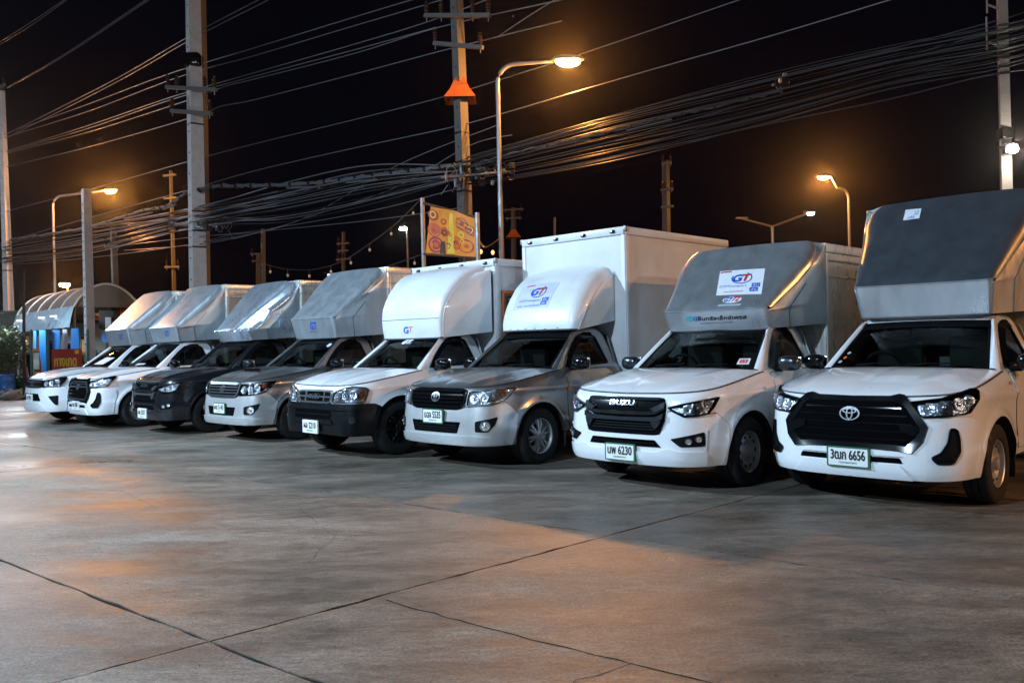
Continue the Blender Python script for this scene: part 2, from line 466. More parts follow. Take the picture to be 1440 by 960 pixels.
# ------------------------------------------------------------ truck pieces (truck frame: x to its left side, y rearward, z up)
def GX(v, z, off=0): return (.79-.40*(z-1.12)+off, v, z)
def GM(v, z, off=0): p = GX(v, z, off); return (-p[0], p[1], p[2])
A_OUT = [(1.30, 1.085), (1.86, 1.555), (2.06, 1.60), (2.31, 1.60), (2.44, 1.53), (2.53, 1.085)]
A_IN = [(1.50, 1.125), (1.90, 1.49), (2.06, 1.53), (2.20, 1.53), (2.28, 1.49), (2.375, 1.14)]
def roof_z(v): return lerp1([(1.86, 1.555), (2.06, 1.60), (2.31, 1.60), (2.44, 1.53)], v)

def wheel(root, sx, v, z, R0, style):
    xc = sx*.775; rim = R0*.63 if style != 'steel' else R0*.60
    w = .105
    prof = [(-w*.7, rim), (-w, rim*1.08), (-w*1.02, R0*.88), (-w*.86, R0*.975), (-w*.6, R0), (-w*.35, R0), (-w*.33, R0-.012), (-w*.25, R0-.012), (-w*.23, R0+.001),
            (w*.23, R0+.001), (w*.25, R0-.012), (w*.33, R0-.012), (w*.35, R0), (w*.6, R0), (w*.86, R0*.975), (w*.97, R0*.93), (w*1.03, R0*.86), (w*1.04, R0*.78), (w*.99, R0*.70), (w, rim*1.07), (w*.8, rim)]
    me = MB().lathe([(a*sx, r) for a, r in prof], 'x', 44)
    ty = me.build('wheel', 'rubber', root, True, 50); ty.location = (xc, v, z)
    rm = {'alloy': 'rim_alloy', 'steel': 'rim_steel', 'black': 'rim_black'}[style]
    dp = {'alloy': .030, 'steel': .045, 'black': .03}[style]
    b = MB().lathe([(a*sx, r) for a, r in [(.085, rim), (.098, rim*.985), (.092, rim*.95), (.060, rim*.92), (dp-.02, rim*.86), (dp-.03, rim*.6)]], 'x', 40)
    b.build('rim', rm, ty)
    def wm(a, c, off):
        r = math.hypot(a, c)/rim
        return (sx*(dp+.03*(1-r*r)+off), a, c)
    if style == 'steel':
        MB().lathe([(a*sx, r) for a, r in [(dp-.015, rim*.90), (dp+.012, rim*.80), (dp+.030, rim*.62), (dp+.012, rim*.42), (dp+.02, rim*.3), (dp+.055, rim*.26), (dp+.06, rim*.12), (dp+.058, .001)]], 'x', 36).build('wheel_disc', rm, ty)
        for i in range(10):
            t = 2*math.pi*i/10; cc = (rim*.71*math.cos(t), rim*.71*math.sin(t))
            pts = [(cc[0]+math.cos(t)*x-math.sin(t)*y, cc[1]+math.sin(t)*x+math.cos(t)*y) for x, y in ell(0, 0, rim*.06, rim*.12, 8)]
            patch('vent_hole', pts, lambda a, c, o: (sx*(dp+.028+o), a, c), 0, .003, 'seam', ty, 1, False)
    else:
        MB().lathe([(a*sx, r) for a, r in [(-.01, rim*.9), (-.012, .001)]], 'x', 24).build('brake_disc', 'underbody', ty)
        n = 6
        for i in range(n):
            t = 2*math.pi*i/n+.3; bb = MB()
            for q in (-1, 1):
                t2 = t+q*.17
                r0, r1 = rim*.20, rim*.93
                def pt(r, dt, o): return wm(r*math.cos(t2+dt), r*math.sin(t2+dt), o)
                V, F = [], []
                for r, hw in ((r0, .022), (rim*.55, .013), (r1, .017)):
                    for dd, o in ((-hw, 0), (-hw*.6, .012), (hw*.6, .012), (hw, 0), (hw*.8, -.02), (-hw*.8, -.02)): V.append(pt(r, dd/r, o))
                for k in range(2):
                    for j in range(6): F.append((k*6+j, k*6+(j+1) % 6, (k+1)*6+(j+1) % 6, (k+1)*6+j))
                F += [tuple(range(6)), tuple(range(12, 18))]
                bb.add(V, F)
            bb.build('spoke', rm, ty, True, 30)
        MB().lathe([(a*sx, r) for a, r in [(dp+.01, rim*.28), (dp+.045, rim*.24), (dp+.05, rim*.12), (dp+.05, .001)]], 'x', 24).build('hub_cap', rm if style == 'black' else 'rim_alloy', ty)
    return ty

def body(root, c, cfg):
    m = lambda s, z, off=0: M(s, z, off, c)
    paint = cfg['paint']; wv, wz = c['wheel_v'], c['wheel_z']; Ra = c['wheel_r']+.065; zb = c.get('bot', .27)
    Send = sofv(2.52)
    def zlow(S):
        v = plan(S)[0][1]
        if abs(v-wv) < Ra-1e-4: return wz+math.sqrt(Ra*Ra-(v-wv)**2)
        return zb if v < wv else .36
    cols = [i*.045 for i in range(int(Send/.045)+1)]+[Send]
    arcs = [sofv(wv-Ra*math.cos(math.pi*i/20)) for i in range(21)]+[sofv(wv-Ra)-1e-3, sofv(wv+Ra)+1e-3]
    a0, a1 = sofv(wv-Ra), sofv(wv+Ra)
    cols = sorted([x for x in cols if not a0-.01 < x < a1+.01]+arcs)
    nr = 30; mb = MB()
    for sg in (1, -1):
        P = []
        for S in cols:
            zl, zt = zlow(S), smooth(c['ztop'], S)
            P.append([m(sg*max(S, 1e-5), zl+(zt-zl)*(i/nr)**.9) for i in range(nr+1)])
        mb.grid(P)
    mb.build('body_shell', paint, root, True, 50)
    ln = MB()
    for sg in (1, -1):
        P = []
        for S in arcs:
            p = m(sg*S, zlow(min(max(S, a0+.0005), a1-.0005)))
            P.append([(p[0]*1.0, p[1], p[2]), (p[0]-sg*.02, p[1], p[2]), (p[0]-sg*.36, p[1], p[2]+.02)])
        P.sort(key=lambda r: r[0][1]); ln.grid(P)
    ln.build('wheel_arch_liner', 'underbody', root)
    # hood
    S0, SA = .80, sofv(1.33)
    B = lambda S: Vector(m(max(S, 1e-5), smooth(c['ztop'], S)))
    rear = lambda a: Vector((a*B(SA).x, 1.16+(B(SA).y-1.16)*a*a, 1.125+(B(SA).z-1.125)*a**2.5))
    hb = cfg.get('hood_bulge', .045)
    cen = lambda b: Vector((0, B(0).y*(1-b)+1.16*b, B(0).z*(1-b)+1.125*b+hb*math.sin(math.pi*b**.8)))
    NA, NBn = 30, 24; P = []
    for j in range(NBn+1):
        b = j/NBn; row = []
        Sb = B(S0+b*(SA-S0)); C0 = cen(b)
        for i in range(-NA, NA+1):
            a = abs(i)/NA; fr = B(a*S0); re = rear(a)
            p = (1-b)*fr+b*re+(1-a)*C0+a*Sb-((1-a)*(1-b)*B(0)+a*(1-b)*B(S0)+(1-a)*b*rear(0)+a*b*rear(1))
            e = math.sin(math.pi*min(1, b*1.0))**.6*(1-a**3)*(a**.5) if 0 < b < 1 else 0
            p.z += .030*e
            ridge = cfg.get('ridge', .55)+.22*b
            p.z += .014*max(0, 1-abs(a-ridge)/.16)*min(1, b*5)*min(1, (1-b)*6)
            p.z += .012*(1/(1+math.exp((a-ridge)*30)))*min(1, b*5)*min(1, (1-b)*5)*0.5
            if i < 0: p = Vector((-p.x, p.y, p.z))
            row.append(p+Vector((0, -.004*(1-b), .004)))
        P.append(row)
    MB().grid(P).build('hood', paint, root, True, 50)
    # hood shut line
    sm = MB()
    for sg in (1, -1):
        L1 = []; 
        for i in range(0, 31):
            S = SA*i/30; zt = smooth(c['ztop'], S); L1.append([m(sg*max(S, 1e-5), zt-.010, .0025), m(sg*max(S, 1e-5), zt-.001, .0030)])
        sm.grid(L1)
    sm.build('hood_seam', 'seam', root)
    # cowl, windscreen
    WB = lambda a: Vector((a*.715, 1.315-.125*(1-a*a), 1.115+.012*(1-a*a)))
    WT = lambda a: Vector((a*.585, 1.895-.045*(1-a*a), 1.545+.012*(1-a*a)))
    wf = lambda a, t, off=0.: (WB(a)*(1-t)+WT(a)*t)+Vector((0, -.73, .68))*(off+.010*math.sin(math.pi*t)*(1-a*a*.6))
    MB().grid([[tuple(rear(abs(i)/12)*1) if i >= 0 else (-rear(-i/12).x, rear(-i/12).y, rear(-i/12).z) for i in range(-12, 13)],
               [tuple(WB(i/12)+Vector((0, .02, -.004))) for i in range(-12, 13)]]).build('cowl', 'black_plastic', root)
    MB().grid([[wf(i/10, j/8) for i in range(-10, 11)] for j in range(9)]).build('windscreen', 'glass_windscreen', root, True, 80)
    fm = lambda a, t, off: tuple(wf(a, t, off))
    fr_o = [(-1, 0), (-.5, 0), (0, 0), (.5, 0), (1, 0), (1, .5), (1, 1), (.5, 1), (0, 1), (-.5, 1), (-1, 1), (-1, .5)]
    fr_i = [(a*.965, t*.94+.03) for a, t in fr_o]
    ring('windscreen_trim', fr_o, fr_i, fm, .004, .006, 'black_plastic', root)
    patch('shade_band', [(-.975, .84), (-.5, .85), (0, .855), (.5, .85), (.975, .84), (.975, .985), (-.975, .985)], fm, .003, .001, 'black_plastic', root, .15)
    wi = MB()
    for a0_ in (-.62, .08): wi.tube([fm(a0_+.55*t, .035+.03*t, .014) for t in (0, .25, .5, .75, 1)], .007, 5)
    for a0_ in (-.35, .35): wi.tube([fm(a0_-.3, -.01, .0), fm(a0_, .055, .02)], .008, 5)
    wi.build('wiper', 'black_plastic', root)
    # pillars, side frames, roof, cab rear
    RW = 'seam'
    for sg in (1, -1):
        G = GX if sg > 0 else GM
        st = MB(); P = []
        for j in range(9):
            t = j/8; p = wf(1, t); q = G(1.30+.56*t, 1.085+.47*t); 
            p = Vector((sg*p.x, p.y, p.z)); q = Vector(q); mid = (p+q)/2+Vector((sg*.012, -.022, .012))
            P.append([p, p*.6+mid*.4+Vector((sg*.002, -.008, .004)), mid, q])
        st.grid(P).build('windscreen_pillar', cfg.get('pillar', paint), root, True, 60)
        out = rpoly(A_OUT, [.03, .08, .1, .1, .08, .03]); inn = rpoly(A_IN, [.03, .06, .05, .04, .03, .03])
        df = ring('door_frame', out, inn, G, 0, .03, cfg.get('pillar', paint), root, -.006)
        patch('side_window', inn, G, -.012, 0, 'glass_side', root, .2)
        ring('window_trim', inn, inset(inn, .022), G, .003, .012, 'black_plastic', root)
        if cfg.get('visor', True):
            o = [(1.47, 1.12), (1.60, 1.27), (1.76, 1.41), (1.90, 1.51), (2.05, 1.55), (2.20, 1.55)]
            i_ = [(1.54, 1.115), (1.66, 1.25), (1.80, 1.375), (1.93, 1.45), (2.06, 1.475), (2.20, 1.48)]
            V = [G(a, b, .012) for a, b in o]+[G(a, b, .034) for a, b in i_]
            mk('rain_visor', V, [(k, k+1, k+7, k+6) for k in range(5)], 'black_gloss', root)
        # door
        s0, s1 = sofv(1.40), sofv(2.43)
        dpoly = rpoly([(s0+.02, .42), (s1-.12, .42), (s1-.005, .60), (s1, 1.09), (s0+.03, 1.075), (s0, .8)], [.04, .05, .05, .02, .02, .1])
        mp = (lambda s, z, o: m(s, z, o)) if sg > 0 else (lambda s, z, o: m(-s, z, o))
        patch('door_seam', inset(dpoly, -.006), mp, .0025, .002, 'seam', root, .12)
        dr = patch('door', dpoly, mp, .006, .004, paint, root, .10)
        V, F = rbox(mp(sofv(2.30), .985, .028), (.022, .17, .028), .009); mk('door_handle', V, F, cfg.get('handle', 'chrome'), dr)
        V, F = rbox(mp(sofv(2.30), .985, .008), (.01, .11, .05), .004); mk('handle_recess', V, F, 'seam', dr)
        # mirror
        mm = ellipsoid((sg*.985, 1.545, 1.165), (.115, .075, .078), 2.7, 20, 12)
        mr = mk('wing_mirror', *mm, cfg.get('mirror', 'black_gloss'), root)
        MB().tube([(sg*.80, 1.56, 1.11), (sg*.90, 1.555, 1.105), (sg*.94, 1.55, 1.12)], [.03, .026, .02], 8).build('mirror_arm', 'black_plastic', mr)
        V, F = rbox((sg*.985, 1.615, 1.165), (.19, .012, .125), .005); mk('mirror_glass', V, F, 'chrome', mr)
        V, F = rbox((sg*.80, 1.37, .36+.02), (.06, .02, .26), .006)
        V, F = rbox((sg*.79, wv+Ra+.03, .28), (.2, .012, .22), .005); mk('mud_flap', V, F, 'rubber', root)
    P = []
    a_l = [i/10 for i in range(-10, 11)]
    P.append([Vector(WT(a)) for a in a_l])
    for v in (1.93, 2.0, 2.08, 2.2, 2.31, 2.39, 2.46):
        zr = roof_z(v); ue = GX(v, zr)[0]
        P.append([Vector((a*ue, v-.06*(1-a*a)*max(0, (2.1-v)/.2), zr+(.035+.02*min(1, (2.46-v)*5))*(1-abs(a)**3.5))) for a in a_l])
    P.append([Vector((p.x, 2.52, p.z-.07)) for p in P[-1]])
    MB().grid(P).build('roof', cfg.get('pillar', paint), root, True, 60)
    patch('cab_rear_wall', rpoly([(-.80, .55), (.80, .55), (.80, 1.10), (.66, 1.52), (-.66, 1.52), (-.80, 1.10)], .05), lambda a, b, o: (a, 2.515+o, b), 0, .02, paint, root, .5)
    ub = MB(); ub.box((0, 2.7, .40), (.80, 4.9, .16)); ub.box((0, .80, .62), (1.0, .9, .40)); ub.box((0, 1.93, .66), (1.58, 1.12, .62)); ub.box((0, .42, .33), (1.2, .45, .06)); ub.box((0, 3.9, .60), (1.5, 2.6, .12))
    ub.build('chassis', 'underbody', root, False)
    V, F = rbox((0, 1.50, .985), (1.42, .40, .17), .05); db = mk('dashboard', V, F, 'cabin_trim', root)
    V, F = rbox((-.36, 1.52, 1.075), (.36, .18, .05), .02); mk('instrument_hood', V, F, 'cabin_trim', db)
    MB().tube([(-.36+.18*math.cos(a*.3927), 1.74-.07*math.sin(a*.3927), 1.09+.165*math.sin(a*.3927)) for a in range(17)], .016, 6, False).tube([(-.52, 1.735, 1.09), (-.36, 1.70, 1.085), (-.20, 1.735, 1.09)], .018, 6).build('steering_wheel', 'cabin_trim', root)
    for sx in (-.36, .36):
        V, F = rbox((sx, 2.20, 1.14), (.48, .14, .52), .05); st_ = mk('seat', V, F, 'seat_cloth', root)
        V, F = rbox((sx, 2.21, 1.465), (.26, .09, .13), .035); mk('headrest', V, F, 'seat_cloth', st_)
    V, F = rbox((0, 1.93, 1.50), (.20, .03, .055), .012); mk('rear_view_mirror', V, F, 'black_gloss', root)
    for sx in (1, -1):
        wheel(root, sx, wv, wz, c['wheel_r'], cfg.get('rim', 'steel')); wheel(root, sx, wv+3.08, wz, c['wheel_r'], cfg.get('rim', 'steel'))
    return m, fm

def headlight(root, poly, m, bowls, dark='black_gloss', inner='reflector', strip=None):
    for sg in (1, -1):
        mp = (lambda s, z, o: m(s, z, o)) if sg > 0 else (lambda s, z, o: m(-s, z, o))
        rp = rpoly(poly, .018, 3)
        h = patch('headlight', rp, mp, .006, .006, dark, root, .06)
        ring('headlight_bezel', rp, inset(rp, .010), mp, .034, .030, dark, h)
        for (cs, cz, r, kind) in bowls:
            V = [mp(cs, cz, .014)]; F = []; nn = 18; K = 4
            for q in range(1, K+1):
                for j in range(nn):
                    t = 2*math.pi*j/nn; rr = r*q/K; V.append(mp(cs+rr*1.05*math.cos(t), cz+rr*math.sin(t), (.014+.010*(q/K)**2)))
            F = [(0, 1+j, 1+(j+1) % nn) for j in range(nn)]
            for q in range(K-1):
                F += [(1+q*nn+j, 1+q*nn+(j+1) % nn, 1+(q+1)*nn+(j+1) % nn, 1+(q+1)*nn+j) for j in range(nn)]
            mk('lamp_bowl', V, F, inner if kind != 'amber' else 'orange_plastic', h, True, 80)
            c0 = mp(cs, cz, .020)
            V, F = ellipsoid(c0, (r*.33,)*3, 2, 12, 8); mk('projector' if kind == 'proj' else 'bulb', V, F, 'black_gloss' if kind == 'proj' else 'chrome', h)
            ring('lamp_ring', ell(cs, cz, r*1.1, r*1.05, 20), ell(cs, cz, r*.98, r*.93, 20), mp, .022, .014, 'chrome', h)
        if strip:
            for st in strip: patch('reflector_strip', st, mp, .012, .006, inner, h, .06)
        patch('lamp_lens', inset(rp, .003), mp, .032, .004, 'clear_lens', h, .06)

def foglamp(root, m, poly, lamps, rim=None, mat='black_plastic'):
    for sg in (1, -1):
        mp = (lambda s, z, o: m(s, z, o)) if sg > 0 else (lambda s, z, o: m(-s, z, o))
        rp = rpoly(poly, .02, 3)
        h = patch('fog_lamp_housing', rp, mp, .019, .01, mat, root, .06)
        if rim: ring('housing_rim', inset(rp, -.014), rp, mp, .010, .01, rim, h)
        for cs, cz, r in lamps:
            ring('fog_lamp_ring', ell(cs, cz, r*1.25, r*1.2), ell(cs, cz, r, r*.97), mp, .030, .016, 'chrome', h)
            patch('fog_lamp', ell(cs, cz, r, r*.97), mp, .023, .004, 'reflector', h, .05)
            V, F = ellipsoid(mp(cs, cz, .024), (r*.35,)*3, 2, 10, 6); mk('bulb', V, F, 'chrome', h)

def plate(root, m, zc, top, bottom, frame='plate_green', ink='ink_black', tilt=0., fwd=.030):
    y0 = m(0, zc)[1]-fwd
    pm = lambda a, b, o: (a, y0-o+b*tilt, zc+b)
    b = patch('license_plate', rpoly([(-.18, -.085), (.18, -.085), (.18, .085), (-.18, .085)], .012), pm, .012, .02, frame, root, 1)
    patch('plate_face', rpoly([(-.165, -.072), (.165, -.072), (.165, .072), (-.165, .072)], .01), pm, .0145, .002, 'plate_white', b, 1)
    text('plate_number', top, 0, .018, .285, .078, pm, .0165, ink, b, bold=.0028)
    text('plate_province', bottom, 0, -.050, .15, .022, pm, .0165, ink, b)

def emblem_rings(root, m, cs, cz, w, h):
    e = ring('emblem', ell(cs, cz, w, h, 28), ell(cs, cz, w*.86, h*.84, 28), m, .030, .03, 'chrome', root)
    ring('emblem_ring', ell(cs, cz+h*.05, w*.34, h*.92, 20), ell(cs, cz+h*.05, w*.21, h*.76, 20), m, .032, .02, 'chrome', e)
    ring('emblem_ring', ell(cs, cz+h*.38, w*.72, h*.40, 24), ell(cs, cz+h*.38, w*.58, h*.24, 24), m, .033, .02, 'chrome', e)
    return e

def strip(pts, w):
    "band polygon around an open polyline"
    up, dn = [], []
    for i, p in enumerate(pts):
        a = Vector(pts[max(i-1, 0)]); b = Vector(pts[min(i+1, len(pts)-1)]); d = (b-a).normalized(); n = Vector((-d.y, d.x))*w/2
        up.append(tuple(Vector(p)+n)); dn.append(tuple(Vector(p)-n))
    return up+dn[::-1]

def bumper_seam(root, poly, mp):
    return patch('bumper_seam', rpoly(inset(poly, -.006), .008, 2), mp, .0045, .004, 'seam', root, .06)
def bumper(root, m, half, mat, off=.010, name='bumper'):
    return patch(name, rpoly(sym(half), .012, 2), m, off, .012, mat, root, .055)

# ---- noses
def nose_revo(root, m, c):
    go = [(0, .928), (.30, .932), (.385, .952), (.43, .945), (.475, .90), (.605, .70), (.565, .58), (.485, .485), (.38, .50), (0, .508)]
    gi = [(0, .888), (.20, .889), (.33, .890), (.385, .885), (.43, .86), (.545, .69), (.515, .605), (.44, .535), (.35, .545), (0, .55)]
    gr = ring('grille', sym(go)[:-1] if False else sym(go), sym(gi), m, .026, .022, c.get('gframe', 'black_gloss'), root, -.016)
    patch('grille_mesh', sym(gi), m, .006, .003, 'grille_mesh', gr, .06)
    for i in range(5):
        z = .585+i*.063; w = lerp1([(.53, .40), (.60, .50), (.69, .53), (.86, .41)], z)-.02
        patch('grille_bar', [(-w, z-.005), (w, z-.005), (w, z+.005), (-w, z+.005)], m, .012, .006, c.get('gbar', 'black_gloss'), gr, .08)
    if c.get('chrome_frame'):
        ring('chrome_frame', sym([(a*.97, b) for a, b in gi]), inset(sym([(a*.97, b) for a, b in gi]), .016), m, .034, .02, 'chrome', gr)
        patch('grille_bar', [(-.46, .775), (.46, .775), (.47, .80), (-.47, .80)], m, .03, .02, 'chrome', gr, .08)
        patch('grille_bar', [(-.44, .835), (.44, .835), (.43, .85), (-.43, .85)], m, .03, .02, 'chrome', gr, .08)
    else:
        for sg in (1, -1):
            mp = lambda s, z, o: m(sg*s, z, o)
            patch('grille_wing', rpoly([(.40, .72), (.53, .70), (.545, .66), (.505, .62), (.40, .66)], .01), mp, .020, .014, 'black_gloss', gr, .06)
    emblem_rings(root, m, 0, .785, .085, .058)
    lamp = [(.470, .893), (.75, .925), (1.11, .992), (1.138, .972), (1.055, .897), (.965, .797), (.75, .775), (.565, .768), (.520, .828)]
    headlight(root, lamp, m, [(.625, .838, .045, 'b'), (.745, .85, .050, c.get('hl', 'b')), (.875, .872, .050, 'b'), (.985, .905, .036, 'b')],
              strip=[[(.545, .782), (.76, .787), (.955, .805), (1.035, .895), (1.04, .93), (.90, .912), (.72, .888), (.54, .862), (.535, .82)]])
    for sg in (1, -1):
        mp = lambda s, z, o, sg=sg: m(sg*s, z, o)
        fp = rpoly([(.785, .682), (.830, .672), (.842, .60), (.838, .50), (.785, .412), (.665, .412), (.630, .455), (.70, .49), (.755, .57)], .02, 3)
        h = patch('fog_lamp_housing', fp, mp, .016, .014, 'black_plastic', root, .05)
        ring('housing_rim', inset(fp, -.010), inset(fp, .006), mp, .024, .014, 'black_gloss', h)
        patch('housing_slat', [(.70, .435), (.80, .44), (.81, .455), (.70, .450)], mp, .026, .01, 'black_gloss', h)
    bump = [(0, .505), (.375, .495), (.49, .478), (.575, .57), (.62, .70), (.585, .765), (.75, .772), (.965, .792), (1.03, .775), (1.115, .735), (1.13, .62), (1.085, .50), (1.06, .27), (.6, .262), (0, .268)]
    # bumper built as two halves that meet at the intake slot
    b = patch('bumper', rpoly([(0.0, .508)]+bump[1:-1]+[(0.0, .268)], .008, 2), m, .012, .012, c['paint_'], root, .05)
    patch('bumper', rpoly([(-a, z) for a, z in ([(0.0, .508)]+bump[1:-1]+[(0.0, .268)])][::-1], .008, 2), m, .012, .012, c['paint_'], root, .05)
    patch('lower_intake', rpoly([(-.44, .398), (.42, .398), (.40, .442), (-.42, .442)], .012), m, .016, .003, 'grille_mesh', root, .08)
    for sg in (1, -1):
        mp = lambda s, z, o, sg=sg: m(sg*s, z, o)
        patch('bumper_skirt', rpoly([(0, .262), (.50, .262), (.395, .385), (.33, .388), (0, .386)], .01, 2), mp, .030, .02, c['paint_'], b, .06)
        patch('bumper_skirt', rpoly([(0, .455), (.30, .455), (.42, .455), (.30, .497), (0, .497)], .01, 2), mp, .026, .02, c['paint_'], b, .06)

def nose_dmax(root, m, c):
    go = [(0, .892), (.40, .892), (.46, .885), (.485, .82), (.475, .68), (.42, .552), (.36, .545), (0, .545)]
    gr = patch('grille', rpoly(sym(go), .015, 2), m, .010, .01, 'black_gloss', root, .06)
    patch('grille_mesh', rpoly(sym([(0, .67), (.37, .67), (.40, .64), (.37, .575), (0, .57)]), .01), m, .013, .003, 'grille_mesh', gr, .08)
    for z in (.595, .62, .645): patch('grille_bar', [(-.37, z-.006), (.37, z-.006), (.37, z+.006), (-.37, z+.006)], m, .022, .01, 'black_plastic', gr, .08)
    up = strip([(-.47, .80), (-.38, .755), (-.30, .745), (0, .742), (.30, .745), (.38, .755), (.47, .80)], .032)
    patch('grille_bar', up, m, .040, .03, c.get('bar1', 'black_plastic'), gr, .06)
    mid = [(-.465, .745), (-.38, .712), (0, .705), (.38, .712), (.465, .745), (.46, .70), (.40, .672), (.33, .672), (0, .672), (-.33, .672), (-.40, .672), (-.46, .70)]
    patch('grille_bar', mid, m, .050, .04, c.get('bar2', 'gunmetal'), gr, .05)
    for sg in (1, -1):
        mp = lambda s, z, o, sg=sg: m(sg*s, z, o)
        patch('grille_wing', rpoly([(.34, .69), (.455, .735), (.43, .64), (.385, .60), (.345, .655)], .01), mp, .045, .035, c.get('bar2', 'gunmetal'), gr, .06)
        patch('grille_wing', rpoly([(.33, .79), (.47, .85), (.475, .80), (.38, .755)], .01), mp, .045, .035, c.get('bar2', 'gunmetal'), gr, .06)
    patch('grille_bar', rpoly(sym([(0, .888), (.40, .888), (.45, .88), (.40, .868), (0, .866)]), .004), m, .030, .02, c.get('bar1', 'black_plastic'), gr, .06)
    text('badge_letters', 'ISUZU', 0, .838, .29, .044, m, .036, 'badge_chrome', gr, bold=.003)
    lamp = [(.500, .806), (.66, .842), (.84, .872), (1.015, .897), (1.02, .885), (.965, .80), (.90, .742), (.78, .722), (.655, .720), (.545, .768)]
    headlight(root, lamp, m, [(.70, .778, .036, 'proj'), (.80, .800, .046, 'b'), (.905, .828, .034, 'b')], inner='reflector',
              strip=[[(.67, .735), (.78, .734), (.89, .755), (.95, .81), (.98, .87), (.84, .857), (.66, .825)], [(.545, .79), (.66, .80), (.66, .75), (.60, .762)], [(.70, .735), (.885, .752), (.93, .80), (.90, .78), (.86, .765), (.70, .748)]])
    foglamp(root, m, [(.530, .514), (.855, .580), (.853, .450), (.625, .442)], [(.70, .495, .024), (.79, .515, .024)])
    patch('lower_intake', rpoly([(-.40, .432), (.44, .432), (.375, .498), (-.36, .498)], .01), m, .016, .004, 'grille_mesh', root, .08)
    patch('intake_bar', [(-.36, .462), (.38, .462), (.37, .470), (-.35, .470)], m, .022, .006, 'black_plastic', root, .08)
    bump = [(0.0, .54), (.36, .54), (.43, .55), (.485, .66), (.505, .765), (.55, .762), (.66, .712), (.90, .735), (1.0, .745), (1.165, .625), (1.13, .50), (1.085, .255), (.6, .25), (0.0, .252)]
    for sg in (1, -1):
        mp = lambda s, z, o, sg=sg: m(sg*s, z, o)
        bumper_seam(root, bump, mp)
        b = patch('bumper', rpoly(bump, .008, 2), mp, .010, .012, c['paint_'], root, .05)
        patch('bumper_skirt', rpoly([(0.0, .252), (.88, .262), (.87, .395), (.60, .40), (.50, .425), (.40, .385), (0.0, .385)], .02, 2), mp, .030, .02, c['paint_'], b, .06)
        patch('bumper_fin', rpoly([(.86, .40), (.885, .60), (.875, .60), (.855, .42)], .004), mp, .022, .012, c['paint_'], b, .06)

def nose_vigo(root, m, c):
    go = [(0, .925), (.36, .925), (.45, .915), (.50, .895), (.475, .78), (.415, .698), (.35, .688), (0, .682)]
    gr = patch('grille', rpoly(sym(go), .02, 2), m, .010, .01, 'grille_mesh', root, .06)
    gm_ = c.get('gbar', 'black_gloss')
    for i in range(4):
        z = .722+i*.044; w = lerp1([(.69, .40), (.78, .45), (.90, .47)], z)-.01
        patch('grille_bar', [(-w, z-.010), (0, z-.014), (w, z-.010), (w, z+.006), (0, z+.004), (-w, z+.006)], m, .030, .02, gm_, gr, .06)
    ring('grille_frame', rpoly(sym(go), .02, 2), inset(rpoly(sym(go), .02, 2), .018), m, .026, .02, c.get('gframe', 'black_gloss'), gr)
    patch('grille_bar', rpoly(sym([(0, .925), (.36, .925), (.46, .912), (.42, .885), (0, .89)]), .01), m, .034, .02, c.get('lip', 'black_gloss'), gr, .06)
    emblem_rings(root, m, -.0, .825, .075, .056)
    lamp = [(.525, .895), (.72, .908), (.95, .926), (1.14, .940), (1.135, .92), (1.06, .83), (.965, .765), (.80, .738), (.505, .722)]
    headlight(root, lamp, m, [(.615, .805, .058, 'b'), (.74, .82, .050, 'b'), (.855, .838, .046, 'b'), (.965, .862, .034, 'amber')], dark='galvanised' if c.get('silverlamp', 1) else 'black_gloss',
              strip=[[(.70, .745), (.93, .765), (1.04, .83), (1.0, .83), (.92, .785), (.70, .76)], [(.66, .895), (1.05, .925), (1.0, .90), (.66, .880)]])
    foglamp(root, m, [(.625, .555), (.80, .585), (.895, .606), (.86, .52), (.775, .436), (.625, .436)], [(.745, .505, .048)], None)
    patch('lower_intake', rpoly([(-.425, .545), (.425, .545), (.375, .415), (-.375, .415)], .012), m, .016, .004, 'grille_mesh', root, .08)
    for z in (.445, .475, .505): patch('intake_bar', [(-.38, z-.006), (.38, z-.006), (.38, z+.006), (-.38, z+.006)], m, .022, .008, 'black_plastic', root, .09)
    bump = [(0.0, .675), (.36, .68), (.43, .692), (.50, .712), (.80, .728), (.99, .765), (1.06, .72), (1.165, .62), (1.13, .50), (1.085, .275), (.6, .27), (0.0, .275)]
    for sg in (1, -1):
        mp = lambda s, z, o, sg=sg: m(sg*s, z, o)
        bumper_seam(root, bump, mp)
        b = patch('bumper', rpoly(bump, .008, 2), mp, .012, .012, c['paint_'], root, .05)
        patch('bumper_skirt', rpoly([(0.0, .275), (.60, .28), (.98, .285), (.93, .36), (.60, .39), (.40, .385), (0.0, .388)], .02, 2), mp, .034, .024, c['paint_'], b, .06)

